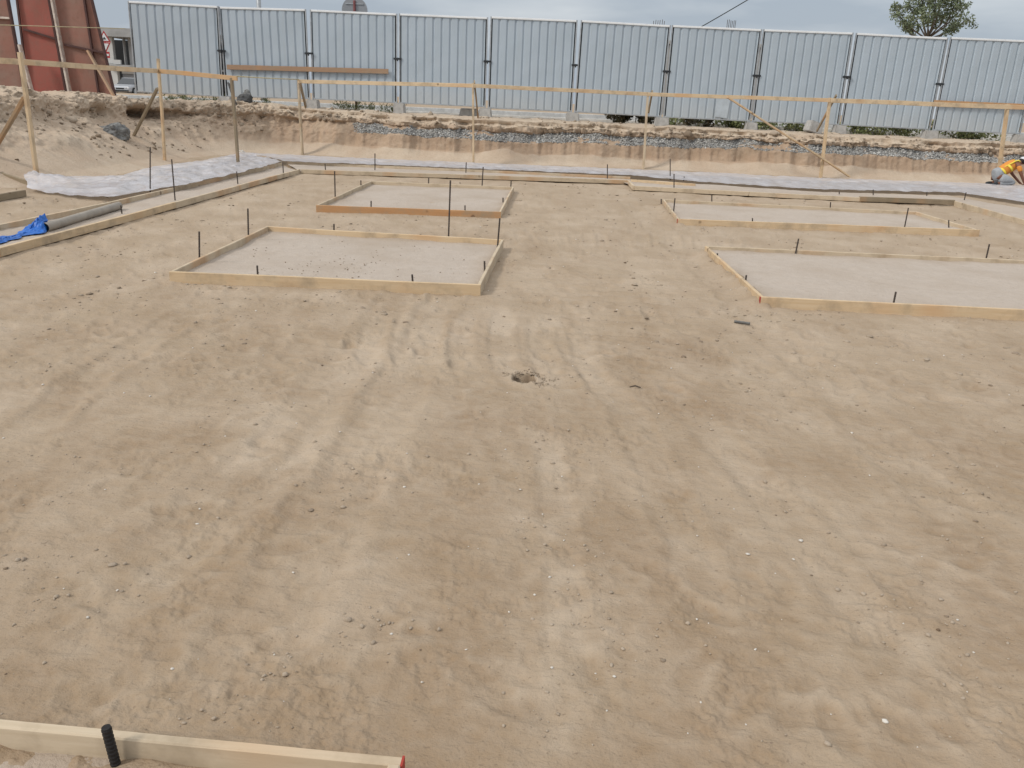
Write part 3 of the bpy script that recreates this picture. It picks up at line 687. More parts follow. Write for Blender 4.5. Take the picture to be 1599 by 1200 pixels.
p = at(180, 1189, .05); q_ = aty(166, 1136, p[1]-.006)
o = ribbed('rebar_pin', p-(q_-p)*1.2, q_, .0115, M['blacksteel'], None, True); tag(o, 'thick black rebar pin beside the foreground board at the bottom left', 'rebar pin', NB_G)
a, b = at(1147, 501.5, .02), at(1172, 504, .02); a[2] = gz(a[0], a[1])+.012; b[2] = gz(b[0], b[1])+.012
o = ribbed('rebar_offcut', a, b, .011, M['offcut']); tag(o, 'short grey rebar offcut lying on the sand before the wide right frame', 'rebar offcut')

# ------------------------------------------------------------------ timber guard rails
def rail_run(label, posts, rails, braces):
    c = np.mean([np.array(p[0]) for p in posts], axis=0)
    root = empty('guard_rail', (c[0], c[1], 0), label, 'timber rail', 'timber rails on posts in front of the bank')
    for (p, q_, wd, th, m) in posts: board('post', p, q_, wd, th, M[m], root, up=(0, -1, 0), down=False, warp=.02)
    for (p, q_, wd, th, m) in rails: board('rail', p, q_, wd, th, M[m], root, down=False, warp=.012)
    for (p, q_, wd, th, m) in braces: board('brace', p, q_, wd, th, M[m], root, up=(0, -1, 0), down=False, warp=.02)
    return root
def P2(f, t, z=0., Y=None, sink=.25):
    p = at(*f, z) if Y is None else aty(*f, Y); q_ = aty(*t, p[1]); d = (q_-p)/np.linalg.norm(q_-p)
    return p-d*sink, q_
p1 = P2((60, 287), (31, 82)); y1 = p1[1][1]
p2 = P2((258, 254), (247.5, 92)); y2 = p2[1][1]
p3 = P2((371, 243), (362, 122), .3); y3 = p3[1][1]
ra0, ra1 = aty(0, 95, y1-.1), aty(371, 122.5, y3-.1); ram = aty(248, 111.5, y2-.06)
ra_l = ra0+(ra0-ram)/np.linalg.norm(ra0-ram)*4
rail_run('timber guard rail on thin posts in front of the left sand slope',
    [(p1[0], p1[1], .09, .05, 'pine'), (p2[0], p2[1], .085, .05, 'pine'), (p3[0], p3[1], .10, .05, 'old')],
    [(ra_l, ram, .095, .03, 'pine'), (ram+(ra1-ram)*.002, ra1, .095, .03, 'tan')],
    [(aty(-25, 262, y1+.6), aty(39, 152, y1+.09), .10, .05, 'old'), (aty(205, 222, y2+.9), aty(246, 138, y2+.09), .09, .05, 'old')])
pp = [P2((473, 242), (466.5, 126)), P2((740, 257), (739, 130)), P2((1005, 264), (1012.5, 145)), P2((1281, 279), (1297, 153)), P2((1557, 290), (1575, 163))]
ry = [q_[1][1]-.07 for q_ in pp]
R0 = aty(466, 127.5, ry[0]); R1 = aty(740, 134, ry[1]); R2 = aty(1012, 147.5, ry[2]); R3 = aty(1297, 157, ry[3]); R4 = aty(1573, 167, ry[4]); R5 = R4+(R4-R3)
def dirt(p, k): return p
rail_run('long timber guard rail on upright boards along the back bank under the hoarding',
    [(pp[0][0], pp[0][1], .16, .05, 'pale'), (pp[1][0], pp[1][1], .155, .05, 'pine'), (pp[2][0], pp[2][1], .14, .05, 'pale'), (pp[3][0], pp[3][1], .155, .05, 'pine'), (pp[4][0], pp[4][1], .15, .05, 'pine')],
    [(R0, R1, .10, .03, 'pine'), (R1+(R2-R1)*.001, R2, .10, .03, 'pine'), (R2+(R3-R2)*.001, R3, .10, .03, 'pine'), (R3+(R5-R3)*.001, R5, .115, .03, 'pine')],
    [(aty(1327, 276, ry[3]-.10), aty(1136, 152, ry[3]-.13), .14, .04, 'pine'), (aty(747, 183, ry[1]+1.0), aty(741, 128, ry[1]+.12), .11, .04, 'old'), (aty(478, 168, ry[0]+1.3), aty(469, 128, ry[0]+.12), .09, .04, 'old'),
     (aty(1013, 175, ry[2]+.9), aty(1019, 143, ry[2]+.12), .09, .04, 'old'), (aty(1276, 205, ry[3]+1.2), aty(1306, 149, ry[3]+.12), .07, .04, 'old')])
o = tube('string_line', [aty(369, 119.5, y3-.12), aty(420, 122.5, (y3+ry[0])/2), aty(467, 124.5, ry[0]+.02)], .014, M['twine'], seg=6); tag(o, 'pale yellow string stretched between the two timber guard rails', 'string')
o = tube('string_line', [aty(-10, 39, 17), aty(90, 42, 18.5), aty(196, 45, 20)], .008, M['twine'], seg=6); tag(o, 'thin pale string stretched across the red steel plates', 'string')

# ------------------------------------------------------------------ hoarding
FY = 27.5
SEAM_T = [(197, 2), (343, 13), (482.5, 16), (622, 24), (764.7, 28), (904.5, 33), (1047.6, 42), (1192, 47), (1333.7, 54), (1481, 60), (1628, 66)]
SEAM_B = [(211, 144), (351, 150), (487, 155), (622, 160), (760, 168), (895, 175), (1034.4, 182), (1172, 190), (1311, 194), (1453.8, 203), (1594, 209)]
st = [aty(*q_, FY) for q_ in SEAM_T]; sb = [aty(*q_, FY) for q_ in SEAM_B]
sx = [(a[0]+b[0])/2 for a, b in zip(st, sb)]
while sx[-1] < 26: sx.append(sx[-1]+2.75)
def shelf(x): return 1.16-.0055*x
ORD = ['leftmost hoarding panel, beside the gap at the red steel plates', 'second hoarding panel from the left, with the left half of the rusty plank across it', 'third hoarding panel from the left, with the round sign back above it',
 'fourth hoarding panel from the left, between the sign back and the middle post', 'fifth hoarding panel from the left, just right of the middle post', 'sixth hoarding panel from the left, behind the post at the form joint',
 'seventh hoarding panel from the left, with a pale patch near its bottom right', 'eighth hoarding panel from the left, above the big diagonal brace', 'ninth hoarding panel from the left, with the tree crown above it', 'tenth hoarding panel from the left, at the right edge with a plank across it']
def corr(W, Hh, n):
    per = W/n; xs_ = []; ys_ = []
    for i in range(n):
        for u, d in ((0, -.032), (.66, -.032), (.79, -.002), (.89, 0), (.985, -.032)):
            xs_.append((i+u)*per); ys_.append(d)
    xs_.append(W); ys_.append(-.032)
    zs = np.linspace(0, Hh, 16); A_, Zz = np.meshgrid(np.array(xs_), zs); D_ = np.tile(np.array(ys_), (16, 1))
    D_ = D_+.012*fbm(A_*1.1+random.uniform(0, 90), Zz*.8, 2, 210)+.004*pn(A_*5, Zz*3+random.uniform(0, 50), 214)
    me = from_np('sheet', np.stack([A_-W/2, D_, Zz], -1).reshape(-1, 3), gridfaces(16, len(xs_)))
    me.polygons.foreach_set('use_smooth', [False]*len(me.polygons)); return me
for i in range(10 if True else 0):
    xa, xb = sx[i], sx[i+1]; gap = random.uniform(.022, .036); W = xb-xa-2*gap
    zb = .5*(sb[i][2]+sb[min(i+1, 10)][2]) if i < 10 else shelf(xa)+.3
    zt = .5*(st[i][2]+st[min(i+1, 10)][2]) if i < 10 else zb+2.55
    tilt = math.atan2((st[min(i+1, 10)][2]-st[min(i, 10)][2])*.5+(sb[min(i+1, 10)][2]-sb[min(i, 10)][2])*.5, xb-xa)
    Hh = zt-zb; c = (xa+xb)/2
    root = empty('hoarding_panel', (c, FY, zb), ORD[i], 'hoarding panel', 'corrugated hoarding panels along the road')
    root.rotation_euler = (random.uniform(-.012, .012), tilt*-1, random.uniform(-.012, .012))
    def loc(o):
        o.matrix_parent_inverse = Matrix(); return o
    loc(link('sheet', corr(W-.15, Hh-.05, 10), M['sheet'], root)).location = (0, 0, .02)
    fr = boxmesh([(-W/2+.018, -.03, Hh/2-.02, .036, .05, Hh+.10), (W/2-.018, -.03, Hh/2-.02, .036, .05, Hh+.10), (0, .075, .6, W-.08, .04, .04), (0, .075, Hh-.5, W-.08, .04, .04)])
    loc(bmobj('frame', fr, M['tube'], root, bevel=.008))
    [loc(bmobj('seam_shade', boxmesh([(q_*(W/2-.062), .012, Hh/2, .05, .02, Hh-.06)]), M['dark'], root)) for q_ in (-1, 1)]  # dark strips added as painted shadow lines between sheet and stiles
    loc(bmobj('top_rail', boxmesh([(0, -.012, Hh, W-.075, .09, .055)]), M['cap'], root, bevel=.008))
    loc(bmobj('bottom_rail', boxmesh([(0, 0, .0, W-.075, .07, .04)]), M['tube'], root, bevel=.006))
    if i < 10:
        hz = Hh*(.50+.04*random.random())
        if 1: loc(bmobj('clamp', boxmesh([(W/2+gap*.6, -.035, hz, .24, .075, .055), (W/2+gap*.6, -.08, hz-.02, .04, .05, .10)]), M['dark'], root, bevel=.008))
    if i == 6: loc(bmobj('patch', boxmesh([(W*.16, -.056, .36, .40, .008, .60, Matrix.Rotation(.06, 4, 'Y'))]), M['patchm'], root))
# concrete feet
def block_mesh(w_, d_, h_, seed):
    bm_ = boxmesh([(0, 0, h_/2, w_, d_, h_)]); bmesh.ops.bevel(bm_, geom=bm_.edges[:], offset=.025, segments=2, affect='EDGES'); bmesh.ops.subdivide_edges(bm_, edges=bm_.edges[:], cuts=2)
    for v in bm_.verts:
        k = 1-.14*v.co.z/h_; v.co.x *= k; v.co.y *= k
        v.co += Vector((random.uniform(-.006, .006), random.uniform(-.006, .006), random.uniform(-.005, .005)))
    return bm_
FEET = ['under join of first and second', 'under join of second and third', 'under join of third and fourth', 'under join of fourth and fifth', 'under join of fifth and sixth', 'under join of sixth and seventh', 'under join of seventh and eighth', 'under join of eighth and ninth', 'under join of ninth and tenth']
for i in range(10):
    x = sx[i+1]; zt = sb[i+1][2]-.02; zb = bankz(x, FY-.05)-.06
    o = bmobj('concrete_block', block_mesh(random.uniform(.36, .46), .4, zt-zb, i), M['conc'], mw=Matrix.Translation((x+random.uniform(-.05, .05), FY-.03, zb)))
    lab = 'concrete block '+(FEET[i]+' hoarding panels from left' if i < 9 else 'under the right end of the tenth hoarding panel from left')
    tag(o, lab, 'concrete block', 'concrete blocks holding up the hoarding')
o = bmobj('concrete_block', block_mesh(.5, .35, .34, 3), M['conc'], mw=Matrix.Translation((*aty(1268, 207, 27.0)[:2], aty(1268, 208, 27.0)[2])) @ Matrix.Rotation(.3, 4, 'Z') @ Matrix.Rotation(.25, 4, 'Y'))
tag(o, 'tilted pale concrete block lying just left of the foot under the eighth and ninth panels', 'concrete block')
o = bmobj('concrete_block', block_mesh(.62, .35, .24, 3), M['conc'], mw=Matrix.Translation((*aty(733, 181, 27.9)[:2], aty(733, 182, 27.9)[2])))
tag(o, 'low grey concrete block behind the middle post under the fourth panel', 'concrete block')
o = board('timber_plank', aty(355, 105, FY-.10), aty(607, 112, FY-.10), .14, .05, M['rust'], down=False); tag(o, 'rusty brown plank laid across the second and third hoarding panels', 'plank')
o = board('timber_plank', aty(1459, 160, FY-.12), aty(1640, 168, FY-.12), .13, .05, M['orange'], down=False); tag(o, 'orange brown plank across the tenth hoarding panel', 'plank')

# ------------------------------------------------------------------ red steel plates at the left
def steel_plate(label, quad, Y, mat, ribs, edge=None):
    bl, br, tr, tl = [aty(*q_, Y) for q_ in quad]
    c = (bl+br)/2; root = empty('steel_plate', c, label, 'steel plate', 'tall leaning steel plates on the left bank')
    bm_ = bmesh.new(); th = .035
    vs_ = [bm_.verts.new(p) for p in (bl, br, tr, tl)]; f = bm_.faces.new(vs_); bmesh.ops.subdivide_edges(bm_, edges=bm_.edges[:], cuts=10, use_grid_fill=True)
    for v in bm_.verts: v.co.y += .03*float(fbm(np.array([v.co.x*1.1]), np.array([v.co.z*1.1]), 2, 230)[0])
    g = bmesh.ops.extrude_face_region(bm_, geom=bm_.faces[:])
    for v in g['geom']:
        if isinstance(v, bmesh.types.BMVert): v.co.y += th
    bmesh.ops.recalc_face_normals(bm_, faces=bm_.faces[:])
    bmobj('sheet', bm_, mat, root)
    for (a, b, wd, m) in ribs:
        board('rib', aty(*a, Y-.05), aty(*b, Y-.05), wd, .05, m, root, up=(0, -1, 0), down=False, warp=.004)
    return root
ribm = mk_plain('dark_rib', (.085, .04, .035), .7, .1, .25, 5); cem = mk_plain('cement_splash', (.58, .52, .46), .9, 0, .35, 9, (.34, .24, .19))
M['ribm'] = ribm; M['cem'] = cem
def up_(q0, q1, k): return (q1[0]+(q1[0]-q0[0])*k, q1[1]+(q1[1]-q0[1])*k)
def lean(bl, br, tl, tr, k=.45): return (bl, br, up_(br, tr, k), up_(bl, tl, k))
steel_plate('brown rusty steel plate at the left edge of the photo, leftmost of the leaning plates', lean((-60, 165), (42, 160), (-90, 0), (13, 0)), 23.4, M['brown'],
    [((42, 160), up_((42, 160), (13, 0), .45), .10, ribm), ((-60, 24), (18, 29), .08, M['cem'])])
steel_plate('bright red leaning steel plate between the two cement splashed edges', lean((50, 168), (110, 168), (28, 0), (77, 0)), 23.15, M['red'],
    [((108, 168), up_((108, 168), (77, 0), .45), .07, ribm), ((48, 168), up_((48, 168), (27, 0), .45), .05, ribm), ((38, 46), (90, 62), .06, ribm)])
o = steel_plate('dusty brown red leaning steel plate, rightmost, beside the gap to the hoarding', lean((116, 168), (186, 168), (86, 0), (144, 0)), 22.9, M['brown'],
    [((184, 166), up_((184, 166), (144, 0), .45), .08, ribm), ((158, 166), up_((158, 166), (132, 0), .45), .06, ribm), ((101, 70), (164, 83), .07, ribm)])
bmq = [aty(114, 168, 22.8), aty(78, -60, 22.8)]
o = board('timber_batten', bmq[0], (np.array(bmq[0])+ (np.array(aty(69, -70, 22.8))-np.array(bmq[0]))), .14, .05, M['cem'], up=(0, -1, 0), down=False); tag(o, 'pale cement splashed batten leaning between the red plate and the rightmost brown plate', 'batten')
o = board('timber_batten', aty(52, 150, 22.75), aty(31, 70, 22.75), .13, .05, M['cem'], up=(0, -1, 0), down=False); tag(o, 'pale batten leaning at the left edge of the red plate', 'batten')
o = board('timber_prop', aty(182, 157, 22.2), aty(138, 80, 22.75), .10, .05, M['rust'], up=(0, -1, 0), down=False); tag(o, 'brown timber prop slanting across the rightmost brown steel plate', 'prop')

# ------------------------------------------------------------------ rocks and rubble
def rock(name, px, Y, size, mat, seed, lab, cat, sub=4, rough=.35, grp=None):
    c = aty(*px, Y); me = lumpmesh(name, sub, size, seed, rough)
    o = link(name, me, mat, smooth=False, mw=Matrix.Translation(c) @ Matrix.Rotation(seed, 4, 'Z')); return tag(o, lab, cat, grp)
rock('boulder', (181, 209), 20.3, (.36, .3, .25), M['rock'], 1.2, 'speckled grey boulder half buried under the crust of the left slope', 'boulder', 5)
rock('rubble_chunk', (383, 157), 26.3, (.30, .22, .16), M['darkrock'], 2.1, 'dark rubble chunk lying before the second hoarding panel', 'rubble')
rock('rubble_chunk', (388, 152), 26.5, (.14, .12, .20), M['rock'], 3.4, 'pale grey rubble chunk behind the dark chunk before the second panel', 'rubble')
rock('stone', (378.5, 240), 23.4, (.10, .09, .09), M['shell'], 4.4, 'small whitish stone at the back corner of the plastic sheet', 'stone', 3)
o = board('timber_plank', aty(371, 170, 25.6), aty(357, 130, 25.9), .10, .04, M['darkrock'], up=(0, -1, 0), down=False); tag(o, 'dark stub of plank leaning against the rubble before the second panel', 'plank')
o = board('timber_plank', aty(-20, 262, 14.9), aty(46, 283, 14.6), .10, .05, M['old']); tag(o, 'old dirty plank half buried in the sand above the crumpled sheet end', 'plank')

# ------------------------------------------------------------------ plastic sheet, pipe, tarp
def sheetmesh(name, A_, B_, na, nb, seed, wr=.03, lift=.05, crumple=None):
    def res(p, z):
        p = np.array(p); s = np.concatenate([[0], np.cumsum(np.linalg.norm(np.diff(p[:, :2], axis=0), axis=1))]); t = np.linspace(0, s[-1], na)
        return np.stack([np.interp(t, s, p[:, k]) for k in range(3)], -1)
    A_, B_ = res(A_, 0), res(B_, 0); w_ = np.linspace(0, 1, nb)
    Q = A_[:, None]*(1-w_)[None, :, None]+B_[:, None]*w_[None, :, None]
    ed = np.minimum(w_, 1-w_)[None, :]; wgt = .4+np.minimum(ed*5, 1)*.6
    r = 1-np.abs(fbm(Q[..., 0]*1.8, Q[..., 1]*.9, 3, seed))*2.2
    Q[..., 2] += lift+wr*wgt*(r+.6*fbm(Q[..., 0]*4.5, Q[..., 1]*3, 3, seed+4))
    Q[..., 0] += .06*fbm(Q[..., 1]*1.1, Q[..., 0]*1.1, 2, seed+7); Q[..., 1] += .06*fbm(Q[..., 1]*1.3, Q[..., 0]*1.3, 2, seed+9)
    if crumple is not None:
        d = np.exp(-(np.hypot(Q[..., 0]-crumple[0], Q[..., 1]-crumple[1])/.45)**2)
        Q[..., 2] += d*(.10+.16*np.abs(fbm(Q[..., 0]*4, Q[..., 1]*4, 3, seed+11)))
    return from_np(name, Q.reshape(-1, 3), gridfaces(na, nb))
inner = [at(43, 299, .0), at(100, 308, .0), at(168, 313, .02), at(290, 292, .10), at(400, 266, .10), at(442, 255, .10)]
outer = [at(42, 287, .03), at(100, 281, .06), at(190, 278, .08), at(240, 263, .08), at(320, 253, .08), at(376, 241, .06)]
o = link('plastic_sheet', sheetmesh('plastic_sheet', inner, outer, 240, 60, 400, .05, .03, at(55, 292, 0)), M['plastic'], smooth=True)
tag(o, 'crumpled translucent plastic sheet over the left strip below the sand slope', 'plastic sheet', 'plastic sheets along the foot of the bank')
inner = [at(444, 254, .09), at(600, 260, .09), at(985, 276, .07), at(1090, 286, .04), at(1280, 298, .04), at(1500, 303, .04), at(1700, 334, .04)]
outer = [at(378, 240.5, .06), at(600, 250.5, .05), at(1000, 267, .05), at(1120, 272, .06), at(1280, 280, .05), at(1500, 287, .05), at(1750, 298, .05)]
o = link('plastic_sheet', sheetmesh('plastic_sheet', inner, outer, 520, 40, 430, .035, .025), M['plastic'], smooth=True)
tag(o, 'long translucent plastic sheet along the foot of the back bank, reaching the kneeling worker', 'plastic sheet', 'plastic sheets along the foot of the bank')
pa, pb = at(70, 356, .085), at(186, 321.5, .085); dd = (pb-pa)/np.linalg.norm(pb-pa)
root = empty('pipe', (pa+pb)/2, 'grey brown pipe lying in the left strip beside the blue tarpaulin', 'pipe')
tube('pipe_wall', [pa+dd*L_ for L_ in np.linspace(0, np.linalg.norm(pb-pa), 12)], .054, M['pipe'], root, 20, False)
def ringcap(name, c, d, r0, r1, mat, parent):
    V_ = []; a = Vector(d).orthogonal().normalized(); b = Vector(d).cross(a)
    for r_, o_ in ((r1, 0), (r0, 0), (r0, .25)):
        for k in range(20):
            t = 2*math.pi*k/20; V_.append(Vector(c)+Vector(d)*o_+(a*math.cos(t)+b*math.sin(t))*r_)
    me = bpy.data.meshes.new(name); me.from_pydata([v[:] for v in V_], [], [tuple(f) for f in gridfaces(3, 20, True).tolist()]+[tuple(range(40, 60))]); me.update()
    return link(name, me, mat, parent)
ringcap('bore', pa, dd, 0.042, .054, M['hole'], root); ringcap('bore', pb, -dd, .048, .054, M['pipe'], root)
ta, tb = at(-30, 382, .05), at(72, 358, .05)
nu, nv = 150, 70
u, v = np.meshgrid(np.linspace(0, 1, nu), np.linspace(-1, 1, nv), indexing='ij')
dr = (tb-ta)/np.linalg.norm(tb-ta); pe = np.array([-dr[1], dr[0], 0])
wd = .17+.04*np.sin(u*9)+.10*pn(u*6, u*0, 500); wd = wd*(1-sstep(.86, 1.02, u)*.45)
Q = ta+dr*(u*np.linalg.norm(tb-ta))[..., None]+pe*(v*wd*.6)[..., None]
hh = (1-np.abs(v)**2.5)*(.03+.02*np.sin(u*7+1)+.085*sstep(.76, .9, u))
Q[..., 2] = .05+hh*(.8+.9*np.abs(fbm(u*9, v*2.2, 2, 510)))+.014*fbm(u*16, v*5, 2, 515)*(1-np.abs(v))
Q[..., 0] += .03*fbm(u*10, v*3, 2, 520); Q[..., 1] += .03*fbm(u*10, v*3, 2, 521)
o = link('tarpaulin', from_np('tarpaulin', Q.reshape(-1, 3), gridfaces(nu, nv)), M['blue'], smooth=True); tag(o, 'crumpled bright blue tarpaulin lying in the left strip at the left edge', 'tarpaulin')

# ------------------------------------------------------------------ loose stuff: clods, pebbles, gravel
ico = bmesh.new(); bmesh.ops.create_icosphere(ico, subdivisions=1, radius=1)
IV = np.array([v.co[:] for v in ico.verts]); IF = np.array([[v.index for v in f.verts] for f in ico.faces]); ico.free()
ico = bmesh.new(); bmesh.ops.create_icosphere(ico, subdivisions=2, radius=1)
IV2 = np.array([v.co[:] for v in ico.verts]); IF2 = np.array([[v.index for v in f.verts] for f in ico.faces]); ico.free()
def scatter(name, pts, sizes, tones, mat, flat=.7, fine=False, rough=.35):
    pts = np.asarray(pts); n = len(pts); V0, F0 = (IV2, IF2) if fine else (IV, IF)
    a = rng.uniform(0, 6.28, n); ca, sa = np.cos(a), np.sin(a)
    st_ = rng.uniform(.7, 1.3, (n, 3)); st_[:, 2] *= flat
    off_ = rng.uniform(0, 30, (n, 1, 3))
    k = 1+rough*vn3(V0[None]*1.0+off_, 1.4)+rough*.5*vn3(V0[None]+off_, 3.3)
    W_ = V0[None]*k[..., None]*st_[:, None]*np.asarray(sizes)[:, None, None]
    Xr = W_[..., 0]*ca[:, None]-W_[..., 1]*sa[:, None]; Yr = W_[..., 0]*sa[:, None]+W_[..., 1]*ca[:, None]
    W_ = np.stack([Xr, Yr, W_[..., 2]], -1)+pts[:, None]
    F_ = (F0[None]+np.arange(n)[:, None, None]*len(V0)).reshape(-1, 3)
    me = from_np(name, W_.reshape(-1, 3), F_); attr(me, 'tone', np.repeat(tones, len(V0)))
    return link(name, me, mat, smooth=fine)
# clods gather in patches
def ground_pts(n, ymin, ymax, pw, clump=None):
    out = []
    while len(out) < n:
        m = n*4
        y = ymin+(rng.random(m)**pw)*(ymax-ymin); x = rng.uniform(-.75, .78, m)*y+rng.uniform(-.3, .3, m)
        keep = np.ones(m, bool)
        if clump: keep = fbm(x*clump, y*clump, 3, 600) > rng.uniform(-.1, .5, m)
        out += list(zip(x[keep], y[keep]))
    out = np.array(out[:n]); 
    inside = np.zeros(n, bool)
    for k in 'ABCDE':
        Pk = [np.array(p[:2]) for p in PADS[k]]; s = np.ones(n, bool)
        for i in range(4):
            e_ = Pk[(i+1) % 4]-Pk[i]; s &= (e_[0]*(out[:, 1]-Pk[i][1])-e_[1]*(out[:, 0]-Pk[i][0])) > -.04
        inside |= s
    out = out[~inside]
    return out
g = ground_pts(3000, 1.9, 13, 1.5, 1.6); sz = np.exp(rng.normal(math.log(.0030), .5, len(g)))*(1+g[:, 1]*.06); sz = np.clip(sz, .0015, .010)
o = scatter('sand_clods', np.column_stack([g, sampleH(g[:, 0], g[:, 1])+sz*.25]), sz, np.clip(rng.normal(.86, .14, len(g)), 0, 1), M['clod'], .7, True); tag(o, kind='stuff')
g = ground_pts(300, 2, 20, 1.0, 1.1); sz = np.exp(rng.normal(math.log(.0048), .45, len(g)))*(1+g[:, 1]*.07); sz = np.clip(sz, .002, .022)
o = scatter('dark_clods', np.column_stack([g, sampleH(g[:, 0], g[:, 1])+sz*.2]), sz, np.clip(rng.normal(.42, .2, len(g)), 0, 1), M['clod'], .45, True); tag(o, kind='stuff')
g = ground_pts(1500, 5.5, 19, .9, 1.2); sz = np.clip(np.exp(rng.normal(math.log(.012), .4, len(g))), .004, .026)
o = scatter('sand_clods', np.column_stack([g, sampleH(g[:, 0], g[:, 1])+sz*.1]), sz, np.clip(rng.normal(.66, .16, len(g)), 0, 1), M['clod'], .4, True); tag(o, kind='stuff')
g = ground_pts(300, 1.9, 12, 1.1); sz = np.exp(rng.normal(math.log(.0034), .35, len(g)))*(1+g[:, 1]*.03)
o = scatter('pale_pebbles', np.column_stack([g, sampleH(g[:, 0], g[:, 1])+sz*.4]), sz, np.ones(len(g)), M['shell'], .6, True); tag(o, kind='stuff')
# crumbs at the hole and stones on fill A
th = rng.uniform(-1.2, 2.8, 160); rd = .085+.09*rng.random(160)**1.5; g = np.column_stack([HOLE[0]+rd*np.cos(th)*1.2+.02, HOLE[1]+rd*np.sin(th)]); sz = rng.uniform(.002, .007, 160)
o = scatter('hole_crumbs', np.column_stack([g, sampleH(g[:, 0], g[:, 1])+sz*.3]), sz, rng.uniform(.2, .9, 160), M['clod'], .8, True); tag(o, kind='stuff')
pa_ = inset(PADS['A'], .2); uu = rng.random(140)[:, None]; vv2 = rng.random(140)[:, None]
uu[:80] = np.clip(rng.normal(.42, .16, (80, 1)), 0, 1); vv2[:80] = np.clip(rng.normal(.35, .2, (80, 1)), 0, 1)
g = ((pa_[0]*(1-uu)+pa_[1]*uu)*(1-vv2)+(pa_[3]*(1-uu)+pa_[2]*uu)*vv2)[:, :2]; sz = rng.uniform(.003, .009, 140)
o = scatter('fill_stones', np.column_stack([g, np.full(140, FILLZ['A']+.004)]), sz, rng.uniform(.3, .8, 140), M['clod'], .6); tag(o, kind='stuff')
# gravel band and clods on the bank
flat_i = np.argwhere((gr > .42) & (rng.random(gr.shape) < .25)); flat_i = flat_i[rng.permutation(len(flat_i))[:9000]]
g = P[flat_i[:, 0], flat_i[:, 1]]+rng.normal(0, .012, (len(flat_i), 3)); sz = rng.uniform(.012, .034, len(g))
o = scatter('gravel', g, sz, np.clip(rng.normal(.5, .28, len(g)), 0, 1), M['gravel'], .8); tag(o, kind='stuff')
sel = np.argwhere((rng.random(gr.shape) < .02) & (rg+(Mx > .6) > .5) & (BANKP[..., 1] > 13) & (((Mx > .3) & (vv[None] < .8) & (vv[None] > .12)) | (vv[None] > .48)) & (vv[None] < .86) & (np.broadcast_to(vn3(P+21, 1.1), gr.shape) > -.15))
sel = sel[rng.permutation(len(sel))[:5000]]
g = P[sel[:, 0], sel[:, 1]]; sz = np.clip(np.exp(rng.normal(math.log(.022), .55, len(g))), .008, .11)
o = scatter('bank_clods', g, sz, np.clip(rng.normal(.6, .22, len(g)), 0, 1), M['clod'], .75, True, .5); tag(o, kind='stuff')
a, b = at(984, 604, 0), at(1001, 606, 0); a[2] = gz(a[0], a[1])+.006; b[2] = gz(b[0], b[1])+.008
o = tube('twig', [a, (a+b)/2+np.array([0, .01, .006]), b], [.004, .006, .003], M['bark']); tag(o, 'small brown twig lying on the sand right of the hole', 'twig')

# ------------------------------------------------------------------ worker kneeling at the right
def skin_mesh(name, verts, edges, radii, mat, parent, root=0, sub=2):
    me = bpy.data.meshes.new(name); me.from_pydata([tuple(v) for v in verts], edges, []); me.update()
    o = link(name, me, mat, parent); o.matrix_parent_inverse = Matrix()
    sk = o.modifiers.new('skin', 'SKIN'); sk.use_smooth_shade = True
    if not me.skin_vertices: me.skin_vertices.new()
    for i, r_ in enumerate(radii):
        rr_ = r_ if isinstance(r_, tuple) else (r_, r_)
        me.skin_vertices[0].data[i].radius = rr_; me.skin_vertices[0].data[i].use_root = (i == root)
    ss_ = o.modifiers.new('sub', 'SUBSURF'); ss_.levels = sub; ss_.render_levels = sub
    return o
def chain(name, pts, radii, mat, parent, sub=2): return skin_mesh(name, pts, [(i, i+1) for i in range(len(pts)-1)], radii, mat, parent, 0, sub)
WB = at(1550, 293, 0); WB[2] = .07
wk = empty('person', WB, 'worker in orange vest and white cap kneeling on the plastic sheet at the right edge', 'person')
# local frame: +x is right in the photo (the way he faces), y away, z up
B = {}; BV = []; BE = []; BRd = []
def bv(k, p, r_, par=None):
    B[k] = len(BV); BV.append(p); BRd.append(r_)
    if par: BE.append((B[par], B[k]))
bv('pelvis', (.02, 0, .30), (.13, .15)); bv('waist', (.17, 0, .42), (.115, .14), 'pelvis'); bv('chest', (.36, 0, .57), (.13, .17), 'waist'); bv('nape', (.50, 0, .68), (.085, .10), 'chest'); bv('neck', (.57, 0, .70), .055, 'nape')
bv('skull', (.64, 0, .72), (.085, .078), 'neck'); bv('crown', (.71, 0, .75), (.095, .08), 'skull'); bv('face', (.74, 0, .67), (.06, .055), 'skull')
for s, t in ((-1, 'n'), (1, 'f')):
    bv('hip'+t, (.06, s*.11, .25), .10, 'pelvis'); bv('knee'+t, (.44, s*.16, .09), .065, 'hip'+t); bv('ankle'+t, (.05, s*.15, .06), .042, 'knee'+t); bv('toe'+t, (-.08, s*.16, .03), .036, 'ankle'+t)
    bv('sh'+t, (.47, s*.17, .62), .066, 'nape'); hx = .02 if s < 0 else .10
    bv('el'+t, (.56, s*.24, .36), .046, 'sh'+t); bv('wr'+t, (.70+hx, s*.20, .10), .032, 'el'+t); bv('palm'+t, (.76+hx, s*.19, .05), (.036, .022), 'wr'+t)
    for k, (dy, L_) in enumerate(((-.03, .075), (-.01, .09), (.01, .085), (.03, .065))):
        bv('f%d%s' % (k, t), (.79+hx, s*.19+dy, .035), .0095, 'palm'+t); bv('g%d%s' % (k, t), (.79+hx+L_*.55, s*.19+dy*1.2, .028), .009, 'f%d%s' % (k, t)); bv('h%d%s' % (k, t), (.79+hx+L_, s*.19+dy*1.25, .008), .0075, 'g%d%s' % (k, t))
    bv('th0'+t, (.75+hx, s*.19-s*.04, .04), .010, 'palm'+t); bv('th1'+t, (.79+hx, s*.19-s*.065, .02), .009, 'th0'+t)
